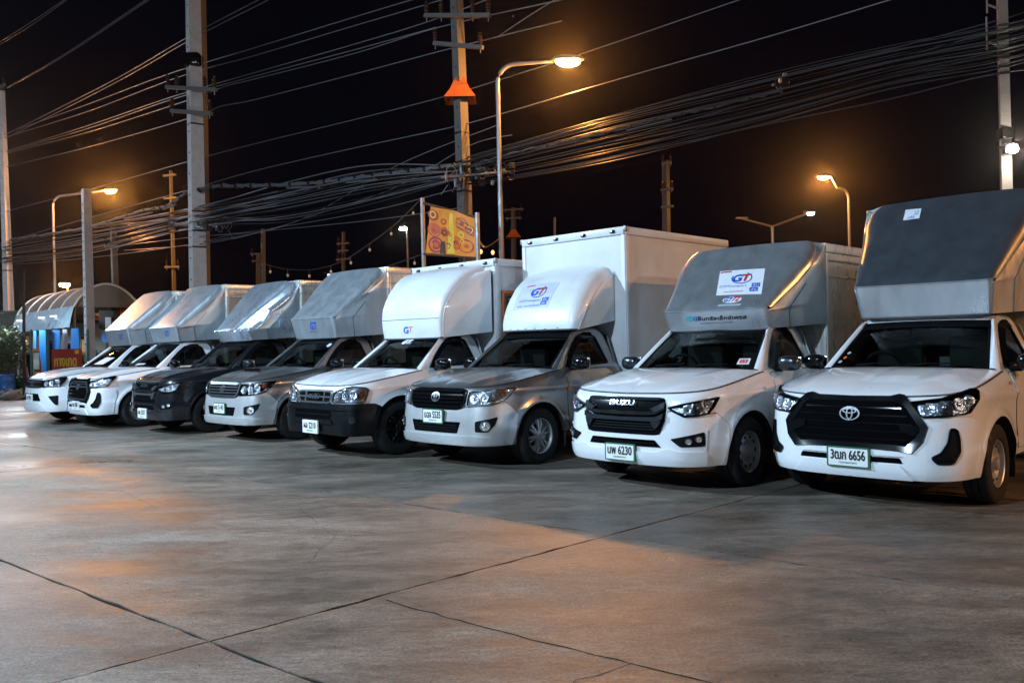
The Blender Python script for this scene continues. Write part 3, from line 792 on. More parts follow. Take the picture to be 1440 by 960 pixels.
def nose_old(root, m, c):
    go = [(0, .875), (.34, .875), (.395, .865), (.405, .80), (.39, .715), (.33, .705), (0, .700)]
    gr = patch('grille', rpoly(sym(go), .02, 2), m, .008, .008, 'grille_mesh', root, .06)
    ring('grille_frame', rpoly(sym(go), .02, 2), inset(rpoly(sym(go), .02, 2), .022), m, .034, .028, 'chrome', gr)
    patch('grille_bar', [(-.38, .775), (.38, .775), (.38, .797), (-.38, .797)], m, .030, .022, 'chrome', gr, .06)
    for x in (-.22, .22): patch('grille_bar', [(x-.014, .715), (x+.014, .715), (x+.014, .865), (x-.014, .865)], m, .034, .026, 'chrome', gr, .06)
    for x in (-.31, 0, .31):
        for z in (.745, .83): patch('grille_bar', [(x-.07, z-.005), (x+.07, z-.005), (x+.07, z+.005), (x-.07, z+.005)], m, .020, .01, 'gunmetal', gr, .09)
    text('badge_letters', 'ISUZU', 0, .790, .26, .052, m, .045, 'chrome', gr, bold=.003)
    lamp = [(.425, .845), (.60, .90), (.80, .932), (1.0, .915), (1.045, .885), (1.02, .79), (.985, .712), (.415, .712)]
    headlight(root, lamp, m, [(.54, .79, .055, 'b'), (.69, .805, .055, 'b'), (.83, .82, .052, 'b'), (.945, .82, .038, 'amber')], dark='galvanised',
              strip=[[(.45, .73), (.96, .73), (.97, .75), (.45, .745)], [(.50, .85), (.80, .905), (.80, .89), (.52, .84)]])
    for sg in (1, -1):
        mp = lambda s, z, o, sg=sg: m(sg*s, z, o)
        b = patch('bumper', rpoly([(0.0, .70), (.40, .702), (.99, .705), (1.12, .70), (1.20, .66), (1.13, .50), (1.09, .285), (.6, .30), (0.0, .305)], .015, 2), mp, .030, .034, 'bumper_black', root, .05)
        patch('bumper_step', rpoly([(0.0, .668), (.50, .668), (1.0, .660), (1.02, .625), (.5, .622), (0.0, .622)], .01), mp, .044, .02, 'bumper_black', b, .07)
        patch('bumper_step', rpoly([(0.0, .495), (.45, .495), (.48, .44), (0.0, .44)], .01), mp, .050, .025, 'bumper_black', b, .07)
        patch('fog_lamp', ell(.80, .50, .045, .042), mp, .036, .01, 'gunmetal', b, .06)
    patch('lower_intake', rpoly([(-.42, .505), (.42, .505), (.42, .610), (-.42, .610)], .012), m, .034, .004, 'grille_mesh', root, .08)
    patch('intake_bar', [(-.42, .552), (.42, .552), (.42, .566), (-.42, .566)], m, .044, .012, 'bumper_black', root, .08)

def nose_revo_old(root, m, c):
    go = [(0, .905), (.40, .905), (.50, .895), (.56, .80), (.50, .755), (.40, .748), (0, .745)]
    gr = patch('grille', rpoly(sym(go), .02, 2), m, .012, .01, 'black_gloss', root, .06)
    for z in (.775, .82, .865): patch('grille_bar', [(-.46, z-.010), (.46, z-.010), (.46, z+.010), (-.46, z+.010)], m, .030, .02, 'chrome' if z != .82 else 'gunmetal', gr, .06)
    emblem_rings(root, m, 0, .825, .085, .060)
    headlight(root, [(.50, .89), (.75, .92), (1.08, .965), (1.10, .95), (1.03, .84), (.95, .775), (.58, .752), (.56, .80)], m,
              [(.66, .835, .05, 'b'), (.79, .845, .05, 'b'), (.92, .865, .042, 'b')], strip=[[(.60, .765), (.94, .785), (.98, .81), (.60, .778)]])
    foglamp(root, m, [(.73, .585), (.93, .60), (.92, .40), (.86, .42)], [])
    patch('lower_intake', rpoly(sym([(0, .63), (.40, .632), (.52, .50), (.46, .485), (0, .485)]), .012), m, .016, .004, 'grille_mesh', root, .08)
    bump = [(0.0, .735), (.40, .738), (.52, .75), (.95, .765), (1.03, .775), (1.13, .70), (1.13, .60), (1.06, .28), (.6, .27), (0.0, .275)]
    for sg in (1, -1):
        mp = lambda s, z, o, sg=sg: m(sg*s, z, o)
        bumper_seam(root, bump, mp)
        b = patch('bumper', rpoly(bump, .008, 2), mp, .012, .012, c['paint_'], root, .05)
        patch('bumper_skirt', rpoly([(0.0, .275), (.66, .28), (.60, .40), (.44, .46), (0.0, .46)], .02, 2), mp, .030, .02, c['paint_'], b, .06)

# ---- wind deflector on the cab roof
class Deflector:
    def __init__(s, prof, rad, crown=.02, disp=None):
        s.P = prof; s.rad = rad; s.crown = crown; s.disp = disp; s.nu = 40 if disp else 8   # prof: (half width, y, z) from the bottom up
    def at(s, z):
        P = s.P
        for i in range(len(P)-1):
            if z <= P[i+1][2] or i == len(P)-2:
                a, b = P[i], P[i+1]; t = (z-a[2])/(b[2]-a[2]+1e-9)
                w, y = a[0]+(b[0]-a[0])*t, a[1]+(b[1]-a[1])*t
                def tn(k):
                    p, q = P[max(k-1, 0)], P[min(k+1, len(P)-1)]; d = Vector((q[1]-p[1], q[2]-p[2])); return d.normalized()
                d = (tn(i)*(1-t)+tn(i+1)*t) if s.crown > .03 else Vector((b[1]-a[1], b[2]-a[2]))
                d.normalize(); return w, y, Vector((0, -d.y, d.x))
    def map(s, a, z, off):
        w, y, n = s.at(z); e = s.crown*(1-(a/w)**2)
        if s.disp: e += s.disp(a/w, z)
        return tuple(Vector((a, y, z))+n*(off+e))
    def build(s, root, breaks, rear, mats, names):
        "breaks: z limits of the front panels; rear: (half width, y, z bottom, z top) of the edge against the box"
        rw, ry, rz0, rz1 = rear; z0, z1 = s.P[0][2], s.P[-1][2]
        d = None; lims = [z0]+breaks+[z1]
        def row(z):
            w, y, n = s.at(z); r = lerp1(s.rad, z); out = []
            for a in [i/s.nu*(w-r) for i in range(-s.nu, s.nu+1)]: out.append(Vector(s.map(a, z, 0)))
            for sg in (1, -1):
                arc = []
                for q in range(1, 6):
                    th = math.pi/2*q/5*.9; p = Vector(s.map(sg*(w-r), z, 0)); arc.append(p+Vector((sg*r*math.sin(th), 0, 0))-n*r*(1-math.cos(th)))
                out = out+arc if sg > 0 else arc[::-1]+out
            return out
        for k in range(len(lims)-1):
            n = max(3, int((lims[k+1]-lims[k])/(.02 if s.disp else .045))); zs = [lims[k]+(lims[k+1]-lims[k])*i/n for i in range(n+1)]
            P = [row(z) for z in zs]
            o = MB().grid(P).build(names[k] if d else 'wind_deflector', mats[k], d or root, True, 50 if not s.disp else 16)
            if d is None: d = o
        n = 30; zs = [z0+(z1-z0)*i/n for i in range(n+1)]; rows = [row(z) for z in zs]
        for sg in (1, -1):
            P = []
            for i, rr in enumerate(rows):
                e = rr[-1] if sg > 0 else rr[0]; t = i/n
                q = Vector((sg*rw, ry, rz0+(rz1-rz0)*t**.9)); P.append([e+(q-e)*j/6+Vector((sg*.02*math.sin(math.pi*j/6), 0, 0)) for j in range(7)])
            MB().grid(P).build('side_panel', mats[-1], d, True, 60)
            e = [(rr[-1] if sg > 0 else rr[0])+Vector((sg*.004, 0, 0)) for rr in rows]
            MB().tube(e[::2], .007, 6).build('edge_trim', mats[0], d)
            if len(breaks): MB().tube([P[i][2]+Vector((sg*.004, 0, 0)) for i in range(0, 17)], .005, 5).build('side_seam', 'stainless_sky_seam', d)
        top = row(z1)
        MB().grid([top, [Vector((p.x*rw/max(abs(top[0].x), .1), ry, rz1)) for p in top]]).build('top_panel', mats[-1], d, True, 60)
        for b in breaks: MB().tube([p+Vector((0, -.004, .002)) for p in row(b)], .007, 6).build('fold_trim', mats[0], d)
        rb = row(z0); MB().grid([[p+Vector((0, 0, .003)) for p in rb], [Vector((p.x, p.y+.45, p.z+.05)) for p in rb]]).build('seal_light_block', 'seam', d, False)  # dark sheet added under the deflector to keep bright reflections off the windscreen
        MB().tube([p+Vector((0, -.002, .004)) for p in row(z0)], .011, 6).build('bottom_trim', 'cable_light', d)
        return d

# ---- cargo box behind the cab
def cargo_box(root, hw, v0, v1, z0, z1, style, ribs=(), post='box_white', lights=True, panels=3):
    mat = {'white': 'box_white', 'steel': 'stainless_side'}[style]
    d = MB().box((0, (v0+v1)/2, (z0+z1)/2), (2*hw-.03, v1-v0-.03, z1-z0-.03)).build('cargo_box', mat, root, False)
    L = v1-v0
    for sg in (1, -1):
        for i in range(panels):
            a, b = v0+L*i/panels+.004, v0+L*(i+1)/panels-.004; P = []
            for j in range(9):
                t = j/8; row = []
                for k in range(9):
                    q = k/8; z = z0+(z1-z0-.11)*q
                    e = .008*math.sin(math.pi*t)*math.sin(math.pi*q) if style == 'white' else .006*math.sin(math.pi*t)
                    row.append((sg*(hw-.014+e), a+(b-a)*t, z))
                P.append(row)
            MB().grid(P).build('side_panel', mat, d, True, 60)
        for z in ribs: MB().tube([(sg*(hw+.002), v0, z), (sg*(hw+.002), v1, z)], .012, 6).build('side_rib', mat, d)
        # top rail and posts
        V, F = rbox((sg*(hw-.010), (v0+v1)/2, z1-.052), (.05, L, .104), .012); mk('top_rail', V, F, mat, d)
        V, F = rbox((sg*(hw-.005), v0+.035, (z0+z1)/2-.05), (.030, .07, z1-z0-.11), .008); mk('corner_post', V, F, mat, d)
    P = [[(-(hw-.03)+(2*hw-.06)*i/10, v0-.002-.012*math.sin(math.pi*i/10)*math.sin(math.pi*j/8), z0+(z1-z0-.11)*j/8) for i in range(11)] for j in range(9)]
    MB().grid(P).build('front_panel', mat, d, True, 60)
    V, F = rbox((0, v0-.008, z1-.052), (2*hw-.02, .04, .106), .012); mk('front_rail', V, F, mat, d)
    for sg in (1, -1):
        V, F = rbox((sg*(hw-.035), v0-.004, (z0+z1)/2-.05), (.065, .022, z1-z0-.11), .006); mk('corner_post', V, F, mat, d)
        if style == 'white': V, F = rbox((sg*(hw-.0), v0+.0, z1-.03), (.05, .05, .075), .01); mk('corner_cap', V, F, 'galvanised', d)
    if lights:
        for i in range(4):
            x = -hw+.18+(2*hw-.36)*i/3
            V, F = rbox((x, v0-.035, z1-.055), (.075, .03, .045), .01); l = mk('marker_light', V, F, 'black_gloss', d)
            V, F = rbox((x-.01, v0-.052, z1-.055), (.03, .006, .025), .002); mk('marker_lens', V, F, 'chrome', l)
    return d

def gt_logo(root, mp, cx, cz, w, h, off, sq=True, small=False):
    "blue G and red T inside a broken ring"
    g = text('logo_letter', 'G', cx-w*.20, cz, w*.42, h*.52, mp, off, 'ink_blue', root, shear=.35, bold=w*.02)
    text('logo_letter', 'T', cx+w*.20, cz, w*.40, h*.50, mp, off+.0012, 'ink_red', root, shear=.35, bold=w*.02)
    if not small:
        for a0, a1, wd in ((150, 300, .05), (-60, 60, .05)):
            o = [(cx+w*(.50-0)*math.cos(R(a)), cz+h*.46*math.sin(R(a))) for a in range(a0, a1+1, 15)]
            i_ = [(cx+w*(.50-wd)*math.cos(R(a)), cz+h*(.46-wd*1.3)*math.sin(R(a))) for a in range(a0, a1+1, 15)]
            n = len(o); V = [mp(a, b, off) for a, b in o+i_]
            mk('logo_ring', V, [(k, k+1, n+k+1, n+k) for k in range(n-1)], 'ink_blue', root, False)

# ------------------------------------------------------------ ground
ground = MB().add([(-400, -200, -.03), (400, -200, -.03), (400, 600, -.03), (-400, 600, -.03)], [(0, 1, 2, 3)]).build('ground', 'asphalt', None, False)
ground['kind'] = 'structure'
YAWD = 44.4
yu = R(YAWD); UU = Vector((math.cos(yu), -math.sin(yu), 0)); VV = Vector((math.sin(yu), math.cos(yu), 0)); O6 = Vector((-.955, 9.8, 0))
lot = MB()
def L2W(u, v, z=0): return O6+UU*u+VV*v+Vector((0, 0, z))
lot.add([L2W(-34, -14, -.008), L2W(26, -14, -.008), L2W(26, 12, -.008), L2W(-34, 12, -.008)], [(0, 1, 2, 3)])
lot = lot.build('parking_lot', 'joint_filler', None, False); lot['kind'] = 'structure'
ucol = [3.66+4.55*i for i in range(-7, 5)]
vrow = [-1.42+3.02*j for j in range(-4, 4)]
def node(a, b):
    return a+.05*(b+2.0), b+.085*(a-3.66)
def slab(c4):
    pts = []; cx = sum(p[0] for p in c4)/4; cy = sum(p[1] for p in c4)/4; c0 = Vector((cx, cy))
    for k in range(4):
        a, b = Vector(c4[k]), Vector(c4[(k+1) % 4]); L_ = (b-a).length; d = (b-a).normalized(); n = Vector((-d.y, d.x))
        g = .0075 if k % 2 == 0 else .005; m_ = max(8, int(L_/.14)); ph = rnd.random()*6
        for q in range(m_):
            p = a+(b-a)*q/m_
            e = g+(rnd.random()**3*.018+.004*math.sin(q*.7+ph) if q else 0)
            if q == 0: p = a+(c0-a).normalized()*g*1.5
            else: p = p+n*max(.003, e)
            pts.append(p)
    V = [L2W(p.x, p.y, 0) for p in pts]; V3 = [Vector((p.x, p.y, -.007)) for p in V]; n = len(V)
    return mk('concrete_slab', V+V3, [tuple(range(n))]+[(k, (k+1) % n, n+(k+1) % n, n+k) for k in range(n)], 'concrete_floor', lot, False)
for j in range(len(vrow)-1):
    if j == 3: us = [-27.2, -19.5, -11.8, -4.1, 3.66, 8.2, 12.8, 17.3, 21.9]
    elif j % 2 == 0: us = ucol
    else: us = [x-(1.6 if x < 3 else 0) for x in ucol]
    for a, b in zip(us, us[1:]):
        slab([node(a, vrow[j]), node(b, vrow[j]), node(b, vrow[j+1]), node(a, vrow[j+1])])
# hairline cracks, cut as narrow dark wedges of filler
def crack(pts, w, name='crack'):
    P = [Vector(p) for p in pts]; out = []
    full = []
    for a, b in zip(P, P[1:]):
        n = max(2, int((b-a).length/.09))
        for q in range(n): full.append(a+(b-a)*q/n+Vector((rnd.uniform(-.012, .012), rnd.uniform(-.012, .012))))
    full.append(P[-1]); V = []
    for k, p in enumerate(full):
        d = (full[min(k+1, len(full)-1)]-full[max(k-1, 0)]).normalized(); n = Vector((-d.y, d.x))*w*rnd.uniform(.3, 1.1)
        V += [L2W(*(p+n), .0015), L2W(*(p-n), .0015)]
    return mk(name, V, [(2*k, 2*k+1, 2*k+3, 2*k+2) for k in range(len(full)-1)], 'joint_filler', lot, False)
crack([(3.69, -3.47), (4.55, -3.40), (5.65, -3.27), (7.5, -3.2)], .007)
crack([(5.28, -3.30), (5.22, -3.62), (5.30, -3.95)], .003)
crack([(.8, -2.3), (2.1, -2.75), (2.6, -3.3)], .002)
crack([(-2.5, -3.4), (-1.4, -3.0), (-.2, -3.15)], .002)
rd = MB().add([L2W(-120, 12.0, -.02), L2W(60, 12.0, -.02), L2W(60, 26, -.02), L2W(-120, 26, -.02)], [(0, 1, 2, 3)]).build('road', 'asphalt', None, False); rd['kind'] = 'structure'
kb = MB(); 
for sgn, v in ((1, 12.1), (1, 26.1)):
    a = [L2W(-110, v, -.03), L2W(60, v, -.03), L2W(60, v, .12), L2W(-110, v, .12)]; b = [L2W(-110, v+.2, -.03), L2W(60, v+.2, -.03), L2W(60, v+.2, .12), L2W(-110, v+.2, .12)]
    kb.add(a+b, [(0, 1, 2, 3), (4, 5, 6, 7), (3, 2, 6, 7)])
kb = kb.build('kerb', 'concrete_pole', None, False); kb['kind'] = 'structure'
ln = MB()
for k in range(26):
    u = -100+k*6; ln.add([L2W(u, 18.9, -.012), L2W(u+3, 18.9, -.012), L2W(u+3, 19.05, -.012), L2W(u, 19.05, -.012)], [(0, 1, 2, 3)])
ln = ln.build('road_marking', 'plate_white', None, False); ln['kind'] = 'structure'

# ------------------------------------------------------------ the eight trucks
TR = {1: (-9.80, 16.9, 0), 2: (-8.36, 15.85, 0), 3: (-6.48, 14.45, 0), 4: (-4.61, 13.0, -.9), 5: (-2.74, 10.97, .4), 6: (-.955, 9.8, -.3), 7: (1.01, 8.05, .2), 8: (2.77, 6.96, .6)}
def shapecfg(**k): c = dict(DEF); c.update(k); return c
def truck(k, label, paint, sc, **cfg):
    x, y, dy = TR[k]
    root = thing('pickup_truck', label, 'pickup truck', 'box trucks parked side by side', (x, y, 0), -R(YAWD+dy))
    cfg['paint'] = paint; c = shapecfg(**sc); c['paint_'] = cfg.get('bumper', paint)
    m, fm = body(root, c, cfg); return root, m, c, fm
STEEL = ['stainless', 'stainless', 'stainless']
STN = ['wind_deflector', 'slope_panel']
def steel_deflector(root, zb=1.58, zk=1.92, zt=2.77, vt=2.64, hw=.60, hk=.645, ht=.85, mats=None, disp=None, v0=1.82, rad=.10):
    vk = v0-.09; sl = (vt-vk)/(zt-zk); pz = lambda z: vk+(z-zk)*sl
    prof = [(hw, v0, zb), (hk, vk, zk), (ht-.01, pz(zt-.22), zt-.22), (ht-.015, pz(zt-.10), zt-.10), (ht-.035, pz(zt-.04), zt-.04), (ht-.075, vt, zt)]
    D = Deflector(prof, [(zb, .02), (zk-.02, .04), (zk+.03, .07), (zt-.4, rad+.03), (zt, rad)], .022, disp)
    D.build(root, [zk], (.875, 2.68, zb+.05, zt-.03), mats or STEEL, STN); return D

# 8: white, black grille
r8, m8, c8, f8 = truck(8, 'white pickup with black hexagonal grille and steel deflector coloured with dark sky reflection, rightmost of the row', 'white_paint', {}, rim='steel', ridge=.50)
nose_revo(r8, m8, c8); plate(r8, m8, .425, '3ฒก 6656', 'กรุงเทพมหานคร')
D8 = steel_deflector(r8, 1.60, 1.92, 2.86, 2.66, mats=['stainless_mid_sheen', 'stainless_sky_seam', 'stainless_side'], rad=.13)  # band looks lit and slope sky-dark through base colour
s = patch('roof_sticker', [(-.40, 2.755), (-.235, 2.745), (-.22, 2.63), (-.385, 2.63)], D8.map, .004, .002, 'vinyl_white', r8, .1)
text('sticker_print', 'ว2', -.27, 2.70, .05, .05, D8.map, .006, 'ink_teal', s); text('sticker_print', '. มใส', -.32, 2.655, .09, .03, D8.map, .006, 'ink_blue', s)
cargo_box(r8, .845, 2.72, 5.3, .62, 2.78, 'steel', (2.6, 2.35), lights=False)
for q, (a, t, mt) in enumerate(((-.90, .30, 'ink_grey'), (-.90, .20, 'orange_plastic'), (-.92, .11, 'ink_grey'))):
    patch('windscreen_sticker', ell(a+t*.1, t, .028, .030, 12), f8, .008, .001, mt, r8, 1)
text('fender_badge', '4×2', sofv(1.30), .99, .10, .035, m8, .008, 'ink_blue', r8)

# 7: white with gunmetal bars
r7, m7, c7, f7 = truck(7, 'white pickup with grey barred grille and GT sticker on steel deflector', 'white_paint', dict(bot=.25), rim='steel', mirror='gunmetal', hood_bulge=.05)
nose_dmax(r7, m7, c7); plate(r7, m7, .365, 'นพ 6230', 'กรุงเทพมหานคร')
D7 = steel_deflector(r7, 1.52, 1.745, 2.50, 2.60, .61, .65, .86, mats=['stainless_mid_sheen', 'stainless_mid_sheen', 'stainless'])
s = patch('advert_sticker', [(-.18, 2.19), (.39, 2.185), (.515, 1.89), (-.036, 1.895)], D7.map, .003, .002, 'vinyl_white', r7, .08)
mpS = lambda a, b, o: D7.map(a-(b-2.04)*.45, b, o)
gt_logo(s, mpS, .185, 2.085, .26, .15, .0055)
patch('sticker_print', [(-.10, 2.165), (.04, 2.165), (.04, 2.18), (-.10, 2.18)], mpS, .005, .001, 'ink_red', s, 1)
text('sticker_print', 'GTFTransport', .09, 1.99, .34, .032, mpS, .005, 'ink_blue', s, shear=.2)
text('sticker_print', 'ส.จ.ขนส่งสินค้า', .11, 1.93, .24, .02, mpS, .005, 'ink_red', s)
for bx, bz, tt in ((.37, 1.995, 'รับ'), (.35, 1.945, 'ส่ง')):
    b = patch('sticker_block', [(bx-.05, bz-.022), (bx+.05, bz-.022), (bx+.05, bz+.022), (bx-.05, bz+.022)], mpS, .005, .001, 'ink_blue', s, 1)
    text('sticker_print', tt, bx, bz, .07, .03, mpS, .007, 'vinyl_white', s)
s2 = patch('oval_sticker', ell(.20, 1.835, .115, .036, 24), D7.map, .004, .002, 'vinyl_white', r7, .1)
text('sticker_print', 'GT', .155, 1.835, .09, .05, D7.map, .006, 'ink_blue', s2, shear=.2, bold=.003); text('sticker_print', '72', .245, 1.84, .08, .05, D7.map, .006, 'ink_red', s2, shear=.2, bold=.003)
s3 = patch('strip_sticker', [(.06, 1.765), (.34, 1.765), (.35, 1.785), (.07, 1.785)], D7.map, .004, .002, 'ink_grey', r7, .1)
s4 = patch('round_sticker', ell(-.30, 1.665, .055, .030, 20), D7.map, .004, .002, 'ink_teal', r7, 1)
text('deflector_lettering', 'เซ็นทรัลเอ็กซ์เพรส', .10, 1.665, .62, .045, D7.map, .004, 'ink_black', r7, shear=.2, bold=.002)
text('deflector_lettering', 'ขนส่งด่วนทั่วไทย บริการดี', .03, 1.615, .40, .018, D7.map, .004, 'ink_black', r7)
text('deflector_lettering', 'GT', -.20, 1.665, .10, .045, D7.map, .004, 'ink_blue', r7, shear=.2, bold=.002)
cargo_box(r7, .865, 2.70, 5.25, .62, 2.47, 'steel', (2.28, 2.10), lights=False)
s = patch('windscreen_sticker', [(.75, .08), (.92, .085), (.92, .22), (.76, .21)], f7, .008, .001, 'vinyl_white', r7, 1)
patch('sticker_print', [(.78, .11), (.89, .113), (.89, .19), (.785, .185)], f7, .010, .001, 'ink_red', s, 1); text('sticker_print', '13', .84, .15, .06, .05, f7, .012, 'vinyl_white', s)
text('door_badge', '1.9', sofv(1.18), .93, .05, .03, m7, .006, 'ink_black', r7)

# 6: silver with white roof deflector and tall white box
r6, m6, c6, f6 = truck(6, 'silver grey pickup with tall white box and rounded white deflector carrying a GT sticker', 'silver_paint', dict(bot=.275), rim='alloy', bumper='silver_light', pillar='silver_paint')
nose_vigo(r6, m6, c6); plate(r6, m6, .600, 'บฉจ 5535', 'กรุงเทพมหานคร')
P6 = [(.66, 1.84, 1.585), (.685, 1.845, 1.68), (.70, 1.875, 1.80), (.71, 1.93, 1.93), (.715, 2.01, 2.06), (.72, 2.12, 2.19), (.72, 2.26, 2.30), (.72, 2.42, 2.375), (.72, 2.57, 2.41)]
D6 = Deflector(P6, [(1.58, .10), (1.8, .16), (2.1, .2), (2.41, .17)], .05)
D6.build(r6, [], (.74, 2.58, 1.70, 2.36), ['frp_white']*3, STN)
s = patch('advert_sticker', [(-.46, 2.19), (.23, 2.195), (.19, 1.87), (-.45, 1.865)], D6.map, .003, .002, 'vinyl_clear', r6, .06)
gt_logo(s, D6.map, -.07, 2.08, .27, .17, .0055)
patch('sticker_print', [(-.36, 2.16), (-.20, 2.165), (-.20, 2.178), (-.36, 2.172)], D6.map, .005, .001, 'ink_red', s, 1)
text('sticker_print', 'GTFTransport', -.17, 1.965, .40, .035, D6.map, .005, 'ink_blue', s, shear=.2); text('sticker_print', 'ส.จ. ขนส่งสินค้า', -.16, 1.905, .42, .035, D6.map, .005, 'ink_blue', s, shear=.2)
for bx, bz, tt in ((.11, 1.975, 'รับ'), (.10, 1.925, 'ส่ง')):
    b = patch('sticker_block', [(bx-.055, bz-.023), (bx+.055, bz-.023), (bx+.055, bz+.023), (bx-.055, bz+.023)], D6.map, .005, .001, 'ink_blue', s, 1)
    text('sticker_print', tt, bx, bz, .07, .03, D6.map, .007, 'vinyl_white', s)
for a in (-.45, -.30, -.15, .02, .2, .40): patch('rust_chip', ell(a, 1.60+rnd.random()*.012, .012+rnd.random()*.012, .005, 8), D6.map, .002, .001, 'wood_brown', r6, 1)
cargo_box(r6, .93, 2.60, 5.25, .62, 2.93, 'white')
text('door_badge', '●', sofv(1.42), .86, .07, .05, m6, .010, 'orange_plastic', r6)
text('fender_badge', 'GT4', sofv(1.56), .93, .13, .05, m6, .012, 'ink_blue', r6, shear=.2)

# 5: white with black bumper and white bulging deflector
r5, m5, c5, f5 = truck(5, 'white pickup with black front bumper, chrome grille and black wheels', 'white_paint', dict(nose=.16, wheel_v=.90, wheel_r=.36, wheel_z=.36, flare=.03, bot=.30), rim='black', mirror='black_gloss')
nose_old(r5, m5, c5); plate(r5, m5, .395, 'ผล 2210', 'สกลนคร', 'plate_white', 'ink_black', fwd=.075)
P5 = [(.675, 1.80, 1.525), (.69, 1.78, 1.66), (.70, 1.77, 1.81), (.71, 1.79, 1.95), (.72, 1.85, 2.10), (.74, 1.94, 2.24), (.76, 2.07, 2.38), (.79, 2.22, 2.48), (.82, 2.38, 2.54), (.84, 2.50, 2.56)]
D5 = Deflector(P5, [(1.52, .05), (2.0, .08), (2.3, .12), (2.56, .10)], .035)
D5.build(r5, [], (.93, 2.55, 1.60, 2.50), ['frp_white']*3, STN)
MB().tube([D5.map(a/10*.66, 1.805, .001) for a in range(-10, 11)], .004, 5).build('fold_trim', 'galvanised', r5)
text('deflector_logo', 'G', -.05, 1.655, .11, .09, D5.map, .003, 'ink_blue', r5, shear=.2, bold=.004); text('deflector_logo', 'T', .06, 1.665, .09, .07, D5.map, .003, 'ink_red', r5, shear=.3)
bx5 = cargo_box(r5, .955, 2.62, 5.25, .62, 2.66, 'white')
pm5 = lambda a, b, o: (.957+o, a, b)
ps = patch('advert_panel', [(2.76, 1.25), (3.75, 1.25), (3.75, 2.17), (2.76, 2.17)], pm5, .006, .004, 'poster_brown', r5, 1)
ring('advert_border', [(2.74, 1.23), (3.77, 1.23), (3.77, 2.20), (2.74, 2.20)], [(2.77, 1.26), (3.74, 1.26), (3.74, 2.16), (2.77, 2.16)], pm5, .012, .01, 'orange_plastic', ps)
patch('advert_print', [(2.82, 1.95), (3.6, 1.95), (3.6, 2.12), (2.82, 2.12)], pm5, .009, .001, 'ink_black', ps, 1); text('advert_print', '20฿', 2.98, 2.035, .24, .11, pm5, .011, 'vinyl_white', ps)
V, F = text_data('GT'); text('windscreen_sticker', 'GT.', .05, .80, .34, .12, f5, .008, 'vinyl_white', r5, bold=.02)

# 4: silver with bonnet scoop
r4, m4, c4, f4 = truck(4, 'silver pickup with bonnet scoop, chrome grille and grey steel deflector', 'silver_paint', dict(nose=.08, bot=.275), rim='black', bumper='silver_light')
c4.update(gbar='chrome', gframe='chrome', lip='silver_light', silverlamp=0)
nose_vigo(r4, m4, c4); plate(r4, m4, .520, 'ผย 5143', 'กรุงเทพมหานคร')
D4 = steel_deflector(r4, 1.58, 1.92, 2.77); cargo_box(r4, .89, 2.70, 5.25, .62, 2.78, 'steel', (2.5,), lights=False)
text('deflector_logo', 'GT', .06, 1.80, .18, .12, D4.map, .003, 'ink_blue', r4, shear=.2, bold=.006); text('deflector_logo', 'GT Transport', .05, 1.70, .24, .025, D4.map, .003, 'ink_black', r4)
sc = MB(); zz = lambda v: 1.075+.065*(v-.55)/.6
sc.add([(-.27, .60, 1.06), (.27, .60, 1.06), (.25, .62, 1.115), (-.25, .62, 1.115), (-.30, 1.02, 1.10), (.30, 1.02, 1.10), (.26, 1.0, 1.135), (-.26, 1.0, 1.135)], [(3, 2, 6, 7), (0, 3, 7, 4), (1, 5, 6, 2), (4, 7, 6, 5)])
scp = sc.build('bonnet_scoop', 'silver_paint', r4)
MB().add([(-.255, .604, 1.065), (.255, .604, 1.065), (.238, .618, 1.108), (-.238, .618, 1.108)], [(0, 1, 2, 3)]).build('scoop_mesh', 'grille_mesh', scp)
patch('windscreen_sticker', ell(.84, .78, .07, .07, 14), f4, .008, .001, 'vinyl_clear', r4, 1)

# 3: dark grey with crumpled mirror steel deflector
r3, m3, c3, f3 = truck(3, 'dark grey pickup with crumpled shiny steel deflector, only dark one of the row', 'grey_paint', dict(nose=.10, bot=.25), rim='black', mirror='gunmetal')
c3.update(bar1='gunmetal', bar2='chrome')
nose_dmax(r3, m3, c3); plate(r3, m3, .360, 'ผข 3357', 'ขอนแก่น', 'plate_white')
def crumple(a, z):
    t = max(0, (z-1.78)/.9); x = a-(.08+.60*t)
    if x < -.08 or z < 1.60: return 0
    if z < 1.78: return -.030*max(0, 1-abs(a-.1)/.07)-.02*max(0, 1-abs(a-.62)/.10)
    if x < 0: return -.02*(x+.08)/.08
    k = (x*2.9+.06*math.sin(t*7)) % 1; f = (max(0, 1-abs(k-.62)/(.38 if k > .62 else .62))-1)*.06
    return f*min(1, x*6)-.02
D3 = steel_deflector(r3, 1.58, 1.78, 2.70, mats=['stainless_mirror', 'stainless_mirror', 'stainless'], disp=crumple, rad=.06)
dn = MB(); dn.add(*ellipsoid((.90, 2.35, 1.88), (.02, .13, .12), 2, 10, 8)); dn.build('dent_patch', 'stainless_mirror', r3)
cargo_box(r3, .89, 2.70, 5.25, .62, 2.70, 'steel', (2.45,), lights=False)

